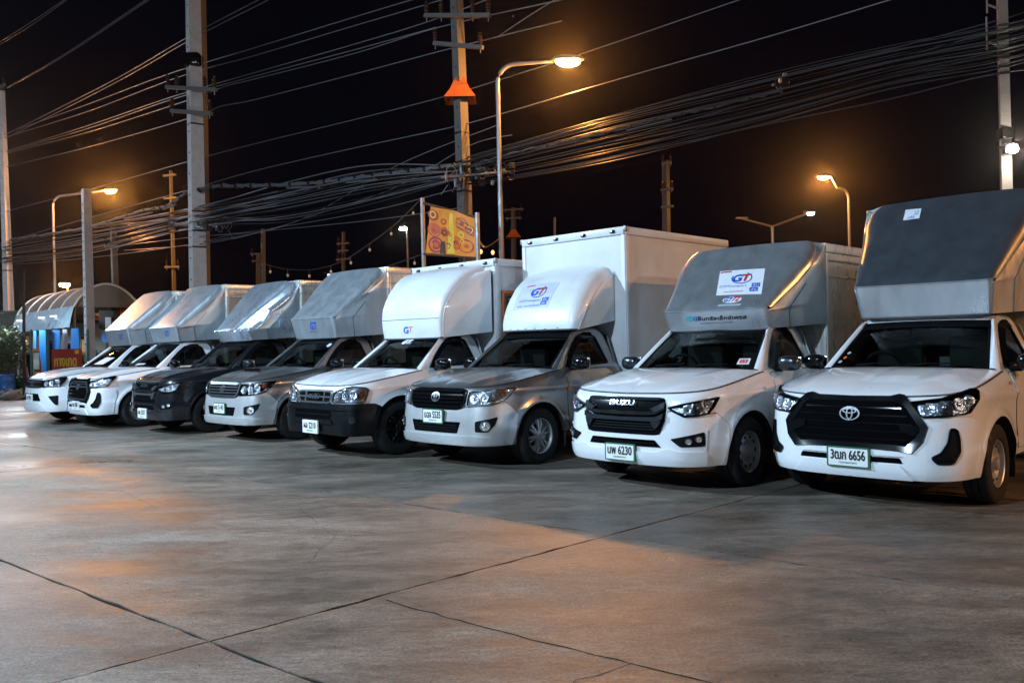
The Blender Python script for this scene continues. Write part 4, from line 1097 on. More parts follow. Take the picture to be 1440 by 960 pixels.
# 2 and 1: white
r2, m2, c2, f2 = truck(2, 'white pickup with chrome framed black grille, second from the far left end of the row', 'white_paint', dict(nose=.10), rim='steel')
c2.update(chrome_frame=1, gframe='black_gloss')
nose_revo(r2, m2, c2); plate(r2, m2, .43, 'ฒฆ 1802', 'ลพบุรี', 'plate_white')
D2 = steel_deflector(r2, 1.60, 1.90, 2.76); cargo_box(r2, .89, 2.70, 5.25, .62, 2.76, 'steel', (2.5,), lights=False)
text('deflector_logo', 'GT', .22, 1.775, .17, .11, D2.map, .003, 'ink_blue', r2, shear=.2, bold=.005)
r1, m1, c1, f1 = truck(1, 'white pickup with slim chrome barred grille, farthest left end of the row', 'white_paint', dict(nose=.06), rim='steel')
nose_revo_old(r1, m1, c1); plate(r1, m1, .53, 'ตก 9981', 'เชียงใหม่', 'plate_white')
D1 = steel_deflector(r1, 1.56, 1.90, 2.73); cargo_box(r1, .89, 2.70, 5.25, .62, 2.72, 'steel', (2.5,), lights=False)
text('deflector_logo', 'GT', .25, 1.745, .17, .11, D1.map, .003, 'ink_blue', r1, shear=.2, bold=.005)
patch('dashboard_paper', [(.1, .1), (.62, .1), (.80, .42), (.30, .42)], f1, .006, .001, 'vinyl_clear', r1, 1)
patch('dashboard_paper', [(-.1, .04), (.35, .04), (.40, .14), (-.05, .12)], f2, .006, .001, 'vinyl_clear', r2, 1)

# ------------------------------------------------------------ lights that stand outside the picture: flood lamps of the yard
def point(name, loc, col, e, rad=.12, parent=None):
    l = bpy.data.lights.new(name, 'POINT'); l.color = col; l.energy = e; l.shadow_soft_size = rad
    o = bpy.data.objects.new(name, l); COL.objects.link(o); o.location = loc
    if parent: o.parent = parent
    return o
def flood(label, x, y, h, tx, ty, e, size=.5, col=COOL):
    root = thing('flood_light_mast', label, 'flood light', None, (x, y, 0))
    MB().tube([(0, 0, -.03), (0, 0, h)], .06, 10).build('mast', 'galvanised', root)
    d = (Vector((tx, ty, 0))-Vector((x, y, h))).normalized(); q = d.to_track_quat('-Z', 'Y').to_matrix()
    hd = MB().box(Vector((0, 0, h))-d*.06, (size+.1, size*.7+.1, .10), q).build('lamp_head', 'dark_metal', root, False)
    MB().box(Vector((0, 0, h))+d*.005, (size, size*.7, .01), q).build('lamp_glass', 'lamp_flood', root, False)
    l = bpy.data.lights.new('flood_lamp', 'AREA'); l.shape = 'RECTANGLE'; l.size = size; l.size_y = size*.7; l.energy = e; l.color = col; l.spread = R(170)
    o = bpy.data.objects.new('flood_lamp', l); COL.objects.link(o); o.parent = root; o.location = Vector((0, 0, h))+d*.03; o.rotation_euler = d.to_track_quat('-Z', 'Y').to_euler()
    return root
flood('yard flood light mast on the left, out of the picture', -12.5, 9.0, 8.0, -2, 11, P_FLOOD*.8)
flood('yard flood light mast behind the photographer', -9.5, -2.5, 8.5, 0, 9, P_FLOOD*.58)

flood('warm white shop light on the right, out of the picture', 12.5, -3.5, 6.0, 4, 9, P_FLOOD*.12, .4, (1, .80, .62))

# ------------------------------------------------------------ sodium street lamps
def street_lamp(label, base, h, arm_to, lampmat='lamp_sodium', e=None, col=SODIUM, head=1.0, group='street lamps along the road', rad=.075):
    "base: ground point, arm_to: world point of the lamp head"
    root = thing('street_lamp', label, 'street lamp', group, base)
    a = Vector(arm_to)-Vector(base); hx = Vector((a.x, a.y, 0)); d = hx.normalized(); top = Vector((0, 0, h))
    pts = [Vector((0, 0, -.03)), Vector((0, 0, h*.5)), Vector((0, 0, h-.55))]
    for q in range(1, 7):
        t = q/6*math.pi/2; pts.append(Vector((0, 0, h-.55+ .5*math.sin(t)))+d*.5*(1-math.cos(t)))
    MB().tube(pts+[a*1.0-d*.35*head+Vector((0, 0, .02))], [rad*1.25, rad]+[rad*.8]*(len(pts)-2)+[rad*.55], 10).build('pole', 'galvanised', root)
    z = Vector((0, 0, 1)); s = d.cross(z)
    M3 = Matrix((s, d, z)).transposed()
    V, F = ellipsoid((0, 0, 0), (.15*head, .36*head, .10*head), 2.3, 18, 10)
    V = [tuple(M3 @ Vector((x, y, max(zz, -.02))) + a + Vector((0, 0, .05))) for x, y, zz in V]
    mk('lamp_housing', V, F, 'galvanised', root)
    V, F = ellipsoid((0, 0, 0), (.125*head, .27*head, .13*head), 2.2, 16, 8)
    V = [tuple(M3 @ Vector((x, y, min(zz, 0))) + a + Vector((0, 0, .02))) for x, y, zz in V]
    mk('lamp_glass', V, F, lampmat, root)
    if e: point('lamp_light', tuple(a+Vector((0, 0, -.15))), col, e, .10, root)
    return root
def lamp_px(label, pole_px, head_px, Y, lampmat='lamp_sodium', e=None, col=SODIUM, head=1., dy=0, rad=.075):
    hp = at(*head_px, Y+dy); pt = at(*pole_px, Y)
    b = Vector((pt.x, pt.y, -.02)); return street_lamp(label, b, pt.z+.02, hp+Vector((0, 0, .02)), lampmat, e, col, head, rad=rad)
lamp_px('sodium street lamp arching over the billboard, its arm reaching right', (699, 88), (799, 88), 22, e=P_SODIUM*.8, rad=.07, head=1.2)
lamp_px('sodium street lamp behind the barrel roofed stall on the left', (74, 274), (155, 269), 42, e=P_SODIUM*1.1, head=1.1)
lamp_px('sodium street lamp with its arm bent left above the steel box', (1193, 262), (1158, 250), 38, e=P_SODIUM*.8)
street_lamp('sodium street lamp farther along the road on the right, out of the picture', (22.0, 2.2, -.02), 9.2, (21.0, .6, 9.1), e=P_SODIUM*1.6)
street_lamp('sodium street lamp on the left, just out of the picture', (-22.2, 33.5, -.02), 9.8, (-21.0, 32.8, 9.5), e=P_SODIUM*.22)
street_lamp('white street lamp on the left, out of the picture', (-24.5, 31.5, -.02), 9.3, (-23.0, 30.8, 9.0), 'lamp_white', P_SODIUM*.95, COOL)
def double_lamp():
    c = at(1086, 318, 48); root = thing('street_lamp', 'distant double armed street lamp with only its right lamp lit', 'street lamp', 'street lamps along the road', (c.x, c.y, -.02))
    z = c.z; l = at(1038, 306, 48)-Vector((c.x, c.y, -.02)); r = at(1136, 300, 48)-Vector((c.x, c.y, -.02))
    MB().tube([(0, 0, -.03), (0, 0, z)], .09, 8).build('pole', 'galvanised', root)
    MB().tube([(0, 0, z), tuple(l)], .06, 8).tube([(0, 0, z), tuple(r)], .06, 8).build('arm', 'galvanised', root)
    V, F = rbox(tuple(l+Vector((.2, 0, -.03))), (.7, .22, .10), .03); mk('lamp_housing', V, F, 'galvanised', root)
    V, F = rbox(tuple(r+Vector((.1, 0, .06))), (.7, .22, .10), .03); mk('lamp_housing', V, F, 'galvanised', root)
    V, F = ellipsoid(tuple(r+Vector((.15, 0, -.01))), (.22, .13, .10)); mk('lamp_glass', V, F, 'lamp_white', root)
double_lamp()
def far_lamp(px, py, Y, r, mat, label, e=0, col=SODIUM, base=None):
    p = at(px, py, Y); root = thing('street_lamp', label, 'street lamp', 'street lamps along the road', (p.x, p.y, -.02))
    MB().tube([(.25, 0, -.03), (.25, 0, p.z+.1), (0, 0, p.z+.2)], .06, 6).build('pole', 'galvanised', root)
    V, F = ellipsoid((0, 0, p.z), (r*1.5, r, r*.7)); mk('lamp_glass', V, F, mat, root)
    V, F = ellipsoid((0, 0, p.z+.12), (r*1.7, r*1.1, r*.4)); mk('lamp_housing', V, F, 'galvanised', root)
    if e: point('lamp_light', (0, 0, p.z-.2), col, e, .15, root)
far_lamp(91, 400, 60, .25, 'lamp_sodium', 'small far sodium lamp showing just over the stall roof', 900)
far_lamp(567, 321, 55, .17, 'lamp_white', 'small far white lamp left of the billboard')

# ------------------------------------------------------------ utility poles
def pole(label, px, Y, tops, w, w2=None, lean=0., arms=(), extra_up=0., mat='concrete_pole', rot=YAWD, name='utility_pole', straps=()):
    "px: pixel column at the foot level, tops: pixel (x, y) of the top"
    t = at(*tops, Y); bx = at(px, 545, Y); b = Vector((bx.x, Y, -.03)); t = Vector((t.x, Y, t.z+extra_up))
    root = thing(name, label, 'utility pole', 'poles carrying the power lines', b)
    d = t-b; w2 = w2 or w*.7; q = Matrix.Rotation(-R(rot), 3, 'Z')
    def sec(s, p): return [p+q @ Vector((a*s/2, c*s/2, 0)) for a, c in ((-1, -1), (1, -1), (1, 1), (-1, 1))]
    V = []; n = 10
    for i in range(n+1): V += sec(w+(w2-w)*i/n, d*i/n)
    F = [(4*i+j, 4*i+(j+1) % 4, 4*i+4+(j+1) % 4, 4*i+4+j) for i in range(n) for j in range(4)]+[(0, 1, 2, 3), (4*n, 4*n+1, 4*n+2, 4*n+3)]
    mk('post', V, F, mat, root, False)
    fr = lambda z: d*(z/d.z)
    # bolt holes down the lit face
    for i in range(16):
        z = d.z*(.25+.045*i)
        if w > .25:
            p = fr(z)+q @ Vector((0, -(w+(w2-w)*z/d.z)/2-.002, 0)); V2, F2 = ellipsoid(tuple(p), (.022, .022, .03), 2, 6, 4); mk('bolt_hole', V2, F2, 'seam', root)
    for (p0, p1, kind) in arms:
        A = at(*p0, Y)-b; B = at(*p1, Y)-b; mid = (A+B)/2; ax = (B-A); L = ax.length*1.12
        # the arms stand square to the line: foreshortened in the view
        dirv = (UU*-.0+VV*.0)+Vector((ax.x, 0, ax.z)).normalized()
        side = Vector((ax.x, 0, 0)).normalized(); real = (side*.85+Vector((0, -.52, 0))+Vector((0, 0, ax.z/abs(ax.x)*.85))).normalized()
        half = abs(ax.x)/2/abs(real.x)
        c = fr(mid.z); a_, b_ = c-real*half, c+real*half
        off = Vector((0, -w*.75, 0))
        arm = MB().tube([a_+off, b_+off], .075, 4, square=True).build('crossarm', 'concrete_pole', root, False)
        for t_ in kind:
            p = a_+(b_-a_)*t_+off
            MB().lathe([(0, .02), (.06, .07), (.10, .035), (.14, .075), (.18, .035), (.22, .07), (.27, .04), (.32, .045), (.34, .001)], 'z', 10, tuple(p+Vector((0, 0, .07)))).build('insulator', 'ceramic', arm)
            MB().tube([p+Vector((0, 0, -.16)), p+Vector((0, 0, .10))], .014, 5).build('insulator_pin', 'galvanised', arm)
    for z in straps:
        V2 = []; 
        s = w+(w2-w)*z/d.z+.02
        mb = MB(); V2 = sec(s, fr(z))+sec(s, fr(z+.05)); mb.add(V2, [(j, (j+1) % 4, 4+(j+1) % 4, 4+j) for j in range(4)]); mb.build('steel_strap', 'cable_black', root, False)
    return root, b, fr
PY = {1: 42., 2: 26., 3: 23., 4: 16.5}
p2, b2, f2_ = pole('thick square concrete pole with two crossarms behind the second truck box', 281, PY[2], (272, 0), .44, .34, extra_up=2.2, rot=52, mat='concrete_flood_pale',
     arms=[((228, 119), (318, 139), (.03, .22, .78, .97)), ((238, 154), (311, 170), (.03, .95))], straps=(4.6, 5.1, 5.7, 8.4))
V, F = rbox(tuple(f2_(at(275, 85, PY[2]).z)+Vector((0, -.05, 0))), (.50, .50, .42), .08); mk('pole_clamp', V, F, 'black_gloss', p2)
p2b, _, _ = pole('brown slender concrete pole close behind the thick square pole', 287, PY[2]+1.6, (281, 0), .36, .30, extra_up=2, rot=30)
p3, b3, f3_ = pole('concrete pole with orange cone guard and two crossarms by the billboard', 664, PY[3], (641, 0), .34, .24, extra_up=1.2, rot=46,
     arms=[((602, 16), (697, 38), (.03, .26, .74, .97)), ((613, 58), (684, 79), (.03, .95))], straps=(5.6, 6.0, 6.4, 7.2))
def cone_guard(root, c, w, h, d2):
    V = []
    for s, z in ((.14*w, h), (.30*w, h*.45), (.5*w, 0), (.44*w, 0), (.25*w, h*.45)):
        V += [(c.x+a*s, c.y+e*s, c.z+z) for a, e in ((-1, -1), (1, -1), (1, 1), (-1, 1))]
    F = [(4*i+j, 4*i+(j+1) % 4, 4*i+4+(j+1) % 4, 4*i+4+j) for i in range(4) for j in range(4)]
    mk('cone_guard', V, F, 'orange_cone', root, False)
cone_guard(p3, f3_(at(653, 140, PY[3]).z), .86, .62, 0)
p4, b4, f4_ = pole('pale concrete pole with dark strap and white flood lamp behind the rightmost box', 1422, PY[4], (1409, 0), .20, .16, extra_up=2, rot=20,
     straps=tuple(at(1412, y, PY[4]).z for y in (37, 50, 57, 75, 82, 95, 104)))
V, F = rbox(tuple(f4_(at(1414, 186, PY[4]).z)), (.23, .23, .22), .02); mk('pole_clamp', V, F, 'black_plastic', p4)
for yy in (8, 60):
    A = at(1388, yy, PY[4])-b4; MB().tube([A+Vector((0, 0, .5)), A-Vector((0, 0, .15))], .018, 6).tube([A+Vector((0, 0, .02)), f4_(A.z-.1)], .022, 6).build('cable_bracket', 'cable_light', p4)
fl = thing('flood_lamp_on_pole', 'white flood lamp fixed to the pale pole at the right edge', 'flood lamp', None, tuple(at(1424, 209, PY[4]-.35)))
V, F = rbox((0, .08, .02), (.26, .12, .20), .03); mk('lamp_housing', V, F, 'dark_metal', fl)
V, F = ellipsoid((0, 0, 0), (.105, .045, .085), 2.4); mk('lamp_glass', V, F, 'lamp_white', fl)
MB().tube([(0, .1, .05), (-.1, .3, .1)], .02, 6).build('bracket', 'dark_metal', fl)
point('lamp_light', (0, -.12, -.05), (1, .86, .70), 240, .08, fl)
p1, b1, f1_ = pole('slim grey concrete pole at the left edge with small crossarm and white lower half', 16, PY[1], (2, 128), .38, .22, rot=20, mat='concrete_flood_pale',
     arms=[((-14, 130), (16, 124), (.2, .9))], straps=(5.6, 6.2))
for z in (1.6, 2.3): 
    V, F = rbox(tuple(f1_(z)+Vector((.2, -.3, 0))), (.35, .3, .45), .02); mk('meter_box', V, F, 'vinyl_clear', p1)
pole('smooth white concrete pole in front of the stall roof', 128, 28, (121, 266), .27, .24, rot=46, mat='concrete_flood_pale')
pole('thin concrete pole with V bracket between stall and first truck', 167, 33, (159, 313), .24, .19, rot=46, arms=[((150, 346), (176, 348), (.05, .95))])
pole('far slender pole with small side arms left of the thick square pole', 249, 46, (240, 240), .20, .13, arms=[((217, 247), (240, 248), ()), ((218, 279), (242, 280), ()), ((235, 375), (262, 376), (.1, .9))])
pole('short grey pole showing over the crumpled deflector', 371, 30, (370, 322), .14, .12, rot=46)
pole('far pole with three small crossarms behind the grey deflector', 484, 52, (483, 326), .20, .16, arms=[((467, 343), (486, 343), (.1,)), ((470, 353), (486, 353), (.1,)), ((465, 365), (486, 365), (.1, .5))])
far2, bf2, ff2 = pole('far pole with two crossarms and a little orange cone over the white boxes', 724, 55, (722, 292), .28, .22, arms=[((707, 295), (735, 296), (.1, .9)), ((711, 307), (733, 308), (.1, .9))])
cone_guard(far2, ff2(at(723, 334, 55).z), 1.0, .55, 0)
pole('far pole with two low crossarms above the second box', 364, 58, (363, 357), .26, .22, arms=[((346, 357), (368, 358), (.1, .9)), ((350, 367), (368, 367), (.1,))])
pole('dark steel pole with clamp rungs behind the tall white box', 940, 40, (936, 226), .34, .26, mat='dark_metal', arms=[((930, 231), (942, 231), (.1, .9)), ((929, 268), (944, 268), (.1, .9)), ((929, 292), (944, 292), ())])
pole('pair of slim rods rising over the tall white box', 781, 36, (780, 306), .07, .07, mat='dark_metal')
pole('thin dark post in front of the stall', 34, 26, (33, 380), .07, .06, mat='dark_metal', rot=0)

# ------------------------------------------------------------ cables
def spline(P, n=7):
    out = []; k = len(P)
    for i in range(k-1):
        p0, p1, p2_, p3_ = P[max(i-1, 0)], P[i], P[i+1], P[min(i+2, k-1)]
        for j in range(n): out.append(Vector(cr(p0, p1, p2_, p3_, j/n)))
    out.append(Vector(P[-1])); return out
XY = [(-60, 46), (10, 42), (275, 26), (650, 23), (1412, 16.5), (1700, 15)]
def Yof(x): return lerp1(XY, x)
def cable(pts, rad, label, mat='cable_light', dY=0., group='cables strung between the poles', name='overhead_cable'):
    P = [at(p[0], p[1], (p[2] if len(p) > 2 else Yof(p[0]))+dY) for p in pts]
    o = MB().tube(spline(P), rad, 5).build(name, mat, None, True, 80); return tag(o, label, 'cable', group)
PW = ['topmost power line passing behind the thick pole and out at the top edge', 'second power line passing just under the topmost behind the thick pole',
      'power line on the outermost left insulator of the thick pole upper crossarm', 'power line on the second insulator of the thick pole upper crossarm',
      'power line crossing the thick pole between its two crossarms', 'power line ending at the lower left insulator of the billboard pole',
      'power line on the right insulators of the thick pole, running on past the billboard pole', 'lowest power line, crossing below both crossarms of the thick pole']
for pts in ([(-5, 196), (150, 118), (265, 52), (358, 3), (420, -30)], [(-5, 201), (150, 123), (265, 58), (362, 8), (430, -26)],
            [(8, 188), (120, 148), (232, 106), (360, 67), (480, 30), (580, 0), (640, -15)], [(8, 193), (120, 158), (250, 109), (360, 78), (480, 42), (602, 6), (700, -25)],
            [(8, 213), (120, 178), (240, 137), (360, 102), (500, 62), (616, 26), (760, -30)], [(8, 214), (120, 182), (242, 140), (360, 107), (500, 70), (613, 39)],
            [(8, 216), (120, 187), (262, 142), (316, 122), (360, 111), (500, 75), (620, 38), (790, 0), (900, -25)], [(8, 235), (120, 208), (265, 167), (310, 150), (360, 140), (500, 104), (640, 67), (790, 30)]):
    cable(pts, .016, PW.pop(0))
FW = ['faint wire cutting the top left corner, upper of its pair', 'faint wire cutting the top left corner, lower of its pair', 'faint wire rising from the left edge pole, upper of its pair', 'faint wire rising from the left edge pole, lower of its pair']
for pts in ([(-5, 62), (40, 34), (95, -3)], [(-5, 66), (45, 35), (102, -6)], [(10, 123), (95, 74), (208, -2)], [(10, 124), (95, 76), (214, -3)]):
    cable([(a, b, 24) for a, b in pts], .011, FW.pop(0))
UR = ['long thin wire passing just above the big sodium lamp', 'long thin wire passing below the big sodium lamp to the top edge', 'short thin wire leaving the billboard pole for the top edge']
cable([(-10, 302), (120, 268), (262, 228), (360, 202), (500, 168), (625, 136), (720, 107), (830, 72), (1040, 0), (1120, -28)], .013, UR.pop(0))
cable([(-10, 345), (130, 305), (262, 268), (360, 240), (500, 208), (640, 178), (720, 156), (900, 103), (1080, 52), (1255, -1), (1330, -26)], .015, UR.pop(0))
cable([(700, 52), (745, 22), (800, -12)], .012, UR.pop(0))
MS = ['topmost thick cable over the bundle between billboard pole and right edge pole', 'second thick cable of the bundle between billboard pole and right edge pole', 'lowest cable under the bundle, ending at the bracket of the right edge pole']
cable([(640, 226), (720, 203), (840, 170), (1080, 113), (1250, 70), (1400, 30), (1440, 18), (1500, 2)], .020, MS.pop(0), 'cable_black')
cable([(640, 240), (720, 216), (860, 182), (1080, 130), (1250, 86), (1400, 44), (1500, 16)], .022, MS.pop(0), 'cable_black')
cable([(640, 262), (780, 240), (900, 214), (1080, 175), (1250, 140), (1390, 106), (1500, 92)], .016, MS.pop(0), 'cable_black')
TB = 'thin cable in the sagging bundle left of the billboard pole'
TB2 = 'thin dark cable in the bundle rising to the right edge pole'
for i in range(26):
    j = rnd.uniform(-1, 1); q = i/25; s1, s2, s3 = rnd.uniform(-6, 6), rnd.uniform(-8, 8), rnd.uniform(-5, 5)
    cable([(-20, 372-22*q+s1*.5), (110, 357-34*q+s1+(4 if i % 3 else -4)), (275, 320-26*q+s3*.6), (400, 308-46*q+s2), (520, 284-48*q+s2*.8), (650, 250-14*q+s3*.5)], rnd.choice((.010, .013, .018, .022)), TB,
          'cable_light' if i % 3 else 'cable_black', rnd.uniform(-.5, .5))
for i in range(24):
    q = i/23; s1, s2 = rnd.uniform(-4, 4), rnd.uniform(-5, 5)
    cable([(650, 262-38*q+s1*.5), (850, 226-62*q+s1), (1060, 176-66*q+s2), (1250, 124-58*q+s2*.8), (1412, 94-60*q+s1*.4), (1520, 60-55*q)], rnd.choice((.008, .010, .013, .020)), TB2, 'cable_black', rnd.uniform(-.5, .5))
for i, pts in enumerate(([(175, 345), (275, 333), (350, 326), (520, 297), (640, 266)], [(175, 352), (275, 344), (360, 328), (460, 297), (560, 262), (660, 205), (720, 190)], [(20, 372), (130, 362), (290, 340), (420, 310), (560, 232), (700, 176)], [(285, 340), (345, 328), (520, 310), (650, 292)])):
    cable(pts, .012, TB)
# the spiral wrapped bundle
def wrapped(pts, rad, label):
    P = spline([at(p[0], p[1], Yof(p[0])-.3) for p in pts], 16)
    o = thing('wrapped_cable_bundle', label, 'cable', 'cables strung between the poles', tuple(P[0])); P0 = P[0]
    Q = [p-P0+Vector((0, 0, rnd.uniform(-.02, .02))) for p in P]
    MB().tube(Q, [rad*rnd.uniform(.75, 1.2) for _ in Q], 7).build('sheath', 'cable_light', o)
    for k in range(3, len(Q)-3, 5):
        d = (Q[k+1]-Q[k]).normalized()*.03; MB().tube([Q[k]-d, Q[k]+d], rad*1.45, 7).build('cable_tie', 'cable_black', o)
    k = len(Q)//2
    for k in (len(Q)//3, len(Q)//2+5): MB().tube([Q[k]+Vector((0, 0, -rad*1.6)), Q[min(k+9, len(Q)-1)]+Vector((0, 0, -rad*2.2))], rad*.6, 6).build('hanging_loop', 'cable_light', o)
    return o
wrapped([(15, 337), (110, 322), (200, 297), (235, 290), (265, 270), (290, 266)], .055, 'spiral wrapped pale cable bundle left of the thick square pole')
wrapped([(292, 262), (345, 261), (430, 258), (500, 250), (580, 240), (640, 232)], .060, 'spiral wrapped pale cable bundle between the thick pole and the billboard pole')
wrapped([(655, 236), (720, 216), (845, 188), (960, 160), (1100, 128)], .035, 'thin wrapped cable bundle right of the billboard pole')
# coils, clamps and drop boxes where the cables are tied to the poles
def clutter(px, py, w, h, n, label):
    Y = Yof(px)-.35; c = at(px, py, Y); root = thing('cable_junction', label, 'cable junction', None, tuple(c)); k = Y/FPX
    for i in range(n):
        x, z = rnd.uniform(-w, w)*k, rnd.uniform(-h, h)*k; t = rnd.random()
        if t < .45:
            V, F = rbox((x, rnd.uniform(-.2, .1), z), (.05+rnd.random()*.12, .06, .10+rnd.random()*.16), .012); mk('splice_box', V, F, rnd.choice(('cable_black', 'cable_light', 'black_plastic')), root)
        elif t < .8:
            r = .06+rnd.random()*.09; MB().tube([(x+r*math.cos(a*.628), rnd.uniform(-.02, .02), z-r*.8+r*1.3*math.sin(a*.628)) for a in range(11)], .012, 5, False).build('cable_coil', rnd.choice(('cable_black', 'cable_light')), root)
        else: MB().tube([(x, 0, z), (x+rnd.uniform(-.3, .3), 0, z-.25)], .012, 5).build('cable_tail', 'cable_light', root)
    MB().tube([(-w*k, 0, -h*.2*k), (w*k, 0, h*.3*k)], .03, 6).build('bracket', 'galvanised', root)
clutter(303, 316, 22, 9, 16, 'tangle of splice boxes where the bundle meets the thick square pole')
clutter(672, 246, 52, 14, 34, 'tangle of coils and splice boxes below the orange cone guard')
clutter(250, 316, 14, 6, 8, 'small splice boxes on the bundle left of the thick pole')
clutter(1098, 118, 12, 6, 7, 'small splice closure hanging on the dark bundle in the right sky')

# ------------------------------------------------------------ string lights
def festoon(pts, Y, n, label, mat='bulb_dim'):
    P = spline([at(a, b, Y) for a, b in pts], 8); root = thing('string_light', label, 'string lights', None, tuple(P[0])); P0 = P[0]; Q = [p-P0 for p in P]
    MB().tube(Q, .02, 5).build('wire', 'cable_light', root)
    for i in range(n):
        k = int((i+.5)/n*(len(Q)-1)); q = Q[k]
        MB().tube([q, q-Vector((0, 0, .16))], .02, 5).build('bulb_socket', 'cable_black', root)
        V, F = ellipsoid(tuple(q-Vector((0, 0, .25))), (.05, .05, .07), 2, 10, 8); mk('bulb', V, F, mat, root)
festoon([(372, 371), (400, 378), (440, 379), (480, 368), (515, 346), (555, 316), (592, 280)], 34, 8, 'string of small bulbs climbing to the billboard post')
festoon([(455, 384), (500, 384), (545, 385)], 36, 3, 'low row of warm bulbs over the third box', 'bulb_warm')
festoon([(540, 376), (570, 366), (592, 358)], 34, 2, 'short string of bulbs under the billboard')
festoon([(672, 334), (682, 348), (702, 336)], 24, 2, 'short string of bulbs between billboard and lamp post', 'bulb_warm')

# ------------------------------------------------------------ billboard
def billboard():
    Y = 21.4; A = at(594, 285, Y+.4); B = at(671, 306, Y-.6); A2 = at(594, 357, Y+.4); B2 = at(671, 362, Y-.6)
    root = thing('billboard', 'orange and yellow banner on a rusty frame beside the concrete pole', 'billboard', None, (A.x, A.y, -.03)); o = Vector((A.x, A.y, -.03))
    for P, Q in ((A, A2), (B, B2)):
        MB().tube([Vector((P.x, P.y, -.03))-o, P-o+Vector((0, 0, .12))], .055, 8).build('post', 'galvanised', root)
    for P, Q in ((A, B), (A2, B2)): MB().tube([P-o, Q-o], .035, 6).build('frame_rail', 'wood_brown', root)
    def mp(a, b, off):
        top = A+(B-A)*a; bot = A2+(B2-A2)*a; p = bot+(top-bot)*b+Vector((.25, -1, 0)).normalized()*(off+.05+.03*math.sin(a*9+b*3)); return tuple(p-o)
    bn = patch('banner', [(.06, .02), (.97, .0), (.98, .25), (.96, .6), (.98, .97), (.6, 1.0), (.3, .97), (.16, 1.0), (.12, .6), (.08, .3)], mp, 0, .01, 'banner_yellow', root, .12)
    V0 = [(.20, .80, .10), (.22, .50, .13), (.25, .20, .15), (.60, .30, .12), (.80, .24, .14), (.72, .75, .12), (.9, .62, .08), (.42, .5, .09)]
    for i, (x, y, r) in enumerate(V0):
        patch('banner_print', ell(x, y, r, r*1.15, 16), mp, .004, .001, 'banner_pink' if i % 2 == 0 else 'banner_orange', bn, .3)
        ring('banner_print', ell(x, y, r*.75, r*.85, 16), ell(x, y, r*.6, r*.7, 16), mp, .008, .002, 'banner_yellow', bn)
        patch('banner_print', ell(x, y, r*.32, r*.35, 10), mp, .010, .001, 'banner_orange' if i % 2 == 0 else 'banner_pink', bn, .3)
    for i in range(16):
        x, y, r = rnd.uniform(.16, .92), rnd.uniform(.1, .9), rnd.uniform(.03, .07)
        ring('banner_print', ell(x, y, r, r*1.3, 10), ell(x, y, r*.6, r*.8, 10), mp, .011+i*.0005, .002, rnd.choice(('banner_orange', 'wood_brown', 'banner_pink', 'sign_yellow')), bn)
    patch('banner_print', [(.32, .02), (.44, .02), (.42, .3), (.34, .28)], mp, .008, .001, 'wood_brown', bn, .3)
    patch('banner_print', [(.47, .05), (.60, .05), (.56, .9), (.50, .92)], mp, .006, .001, 'sign_yellow', bn, .3)
    for q in range(3): patch('banner_print', strip([(.62, .85-q*.1), (.78, .78-q*.1), (.94, .70-q*.1)], .018), mp, .010, .001, 'wood_brown', bn, .3)
billboard()

# ------------------------------------------------------------ stall with barrel roof on the left
def stall():
    Y = 31.0
    fl_ = at(24, 437, Y+6); fr_ = at(104, 432, Y); rr = at(196, 432, Y+1.0)
    base = Vector((fr_.x, fr_.y, -.03)); root = thing('market_stall', 'stall with a ribbed barrel roof and blue hangings at the far left', 'market stall', None, base)
    L = fl_-fr_; Wd = rr-fr_; L.z = 0; Wd.z = 0
    z0 = fr_.z; rise = at(150, 398, Y).z-z0
    def arc(s, t): return Vector((fr_.x, fr_.y, 0))-base+L*s+Wd*t+Vector((0, 0, z0+rise*math.sin(math.pi*t)**.75))
    n = 5
    for i in range(n):
        P = [[arc((i+.02+.96*a/3)/n, t/14) for t in range(15)] for a in range(4)]
        MB().grid(P).build('roof_sheet', 'canopy_sheet', root, True, 80)
    for i in range(n+1): MB().tube([arc(i/n, t/14)+Vector((0, 0, .02)) for t in range(15)], .045, 6).build('roof_rib', 'canopy_rib', root)
    gab = [arc(0, t/14) for t in range(15)]
    MB().add([g+Vector((0, .05, 0)) for g in gab], [tuple(range(15))]).build('gable_sheet', 'canopy_sheet', root, False)
    for s in (0, 1): 
        for t in (0, 1):
            p = arc(s, t); MB().tube([Vector((p.x, p.y, 0)), p], .06, 8).build('post', 'galvanised', root)
    # awning in front of the long side
    av = []
    for i in range(21):
        s = i/20; p = arc(s, 0); av.append([p+Vector((0, 0, .05+.02*(i % 2))), p+Vector((.35, -.9, -.42+.02*(i % 2))), p+Vector((.5, -1.3, -.78+.02*(i % 2)))])
    MB().grid(av).build('awning_sheet', 'awning_sheet', root, True, 20)
    for s in (0, .33, .66, 1.): p = arc(s, 0); MB().tube([p+Vector((0, 0, -.02)), p+Vector((.5, -1.3, -.82))], .03, 6).build('awning_beam', 'dark_metal', root)
    for s in (.25, .45, .85): p = arc(s, 0)+Vector((.3, -.7, -.28)); V, F = rbox(tuple(p), (.42, .10, .06), .02); mk('tube_lamp', V, F, 'tube_light', root)
    return root, base
st, stb = stall()
point('lamp_light', (-1.0, -1.9, 2.7), (.75, .9, 1.0), 300, .2, st)
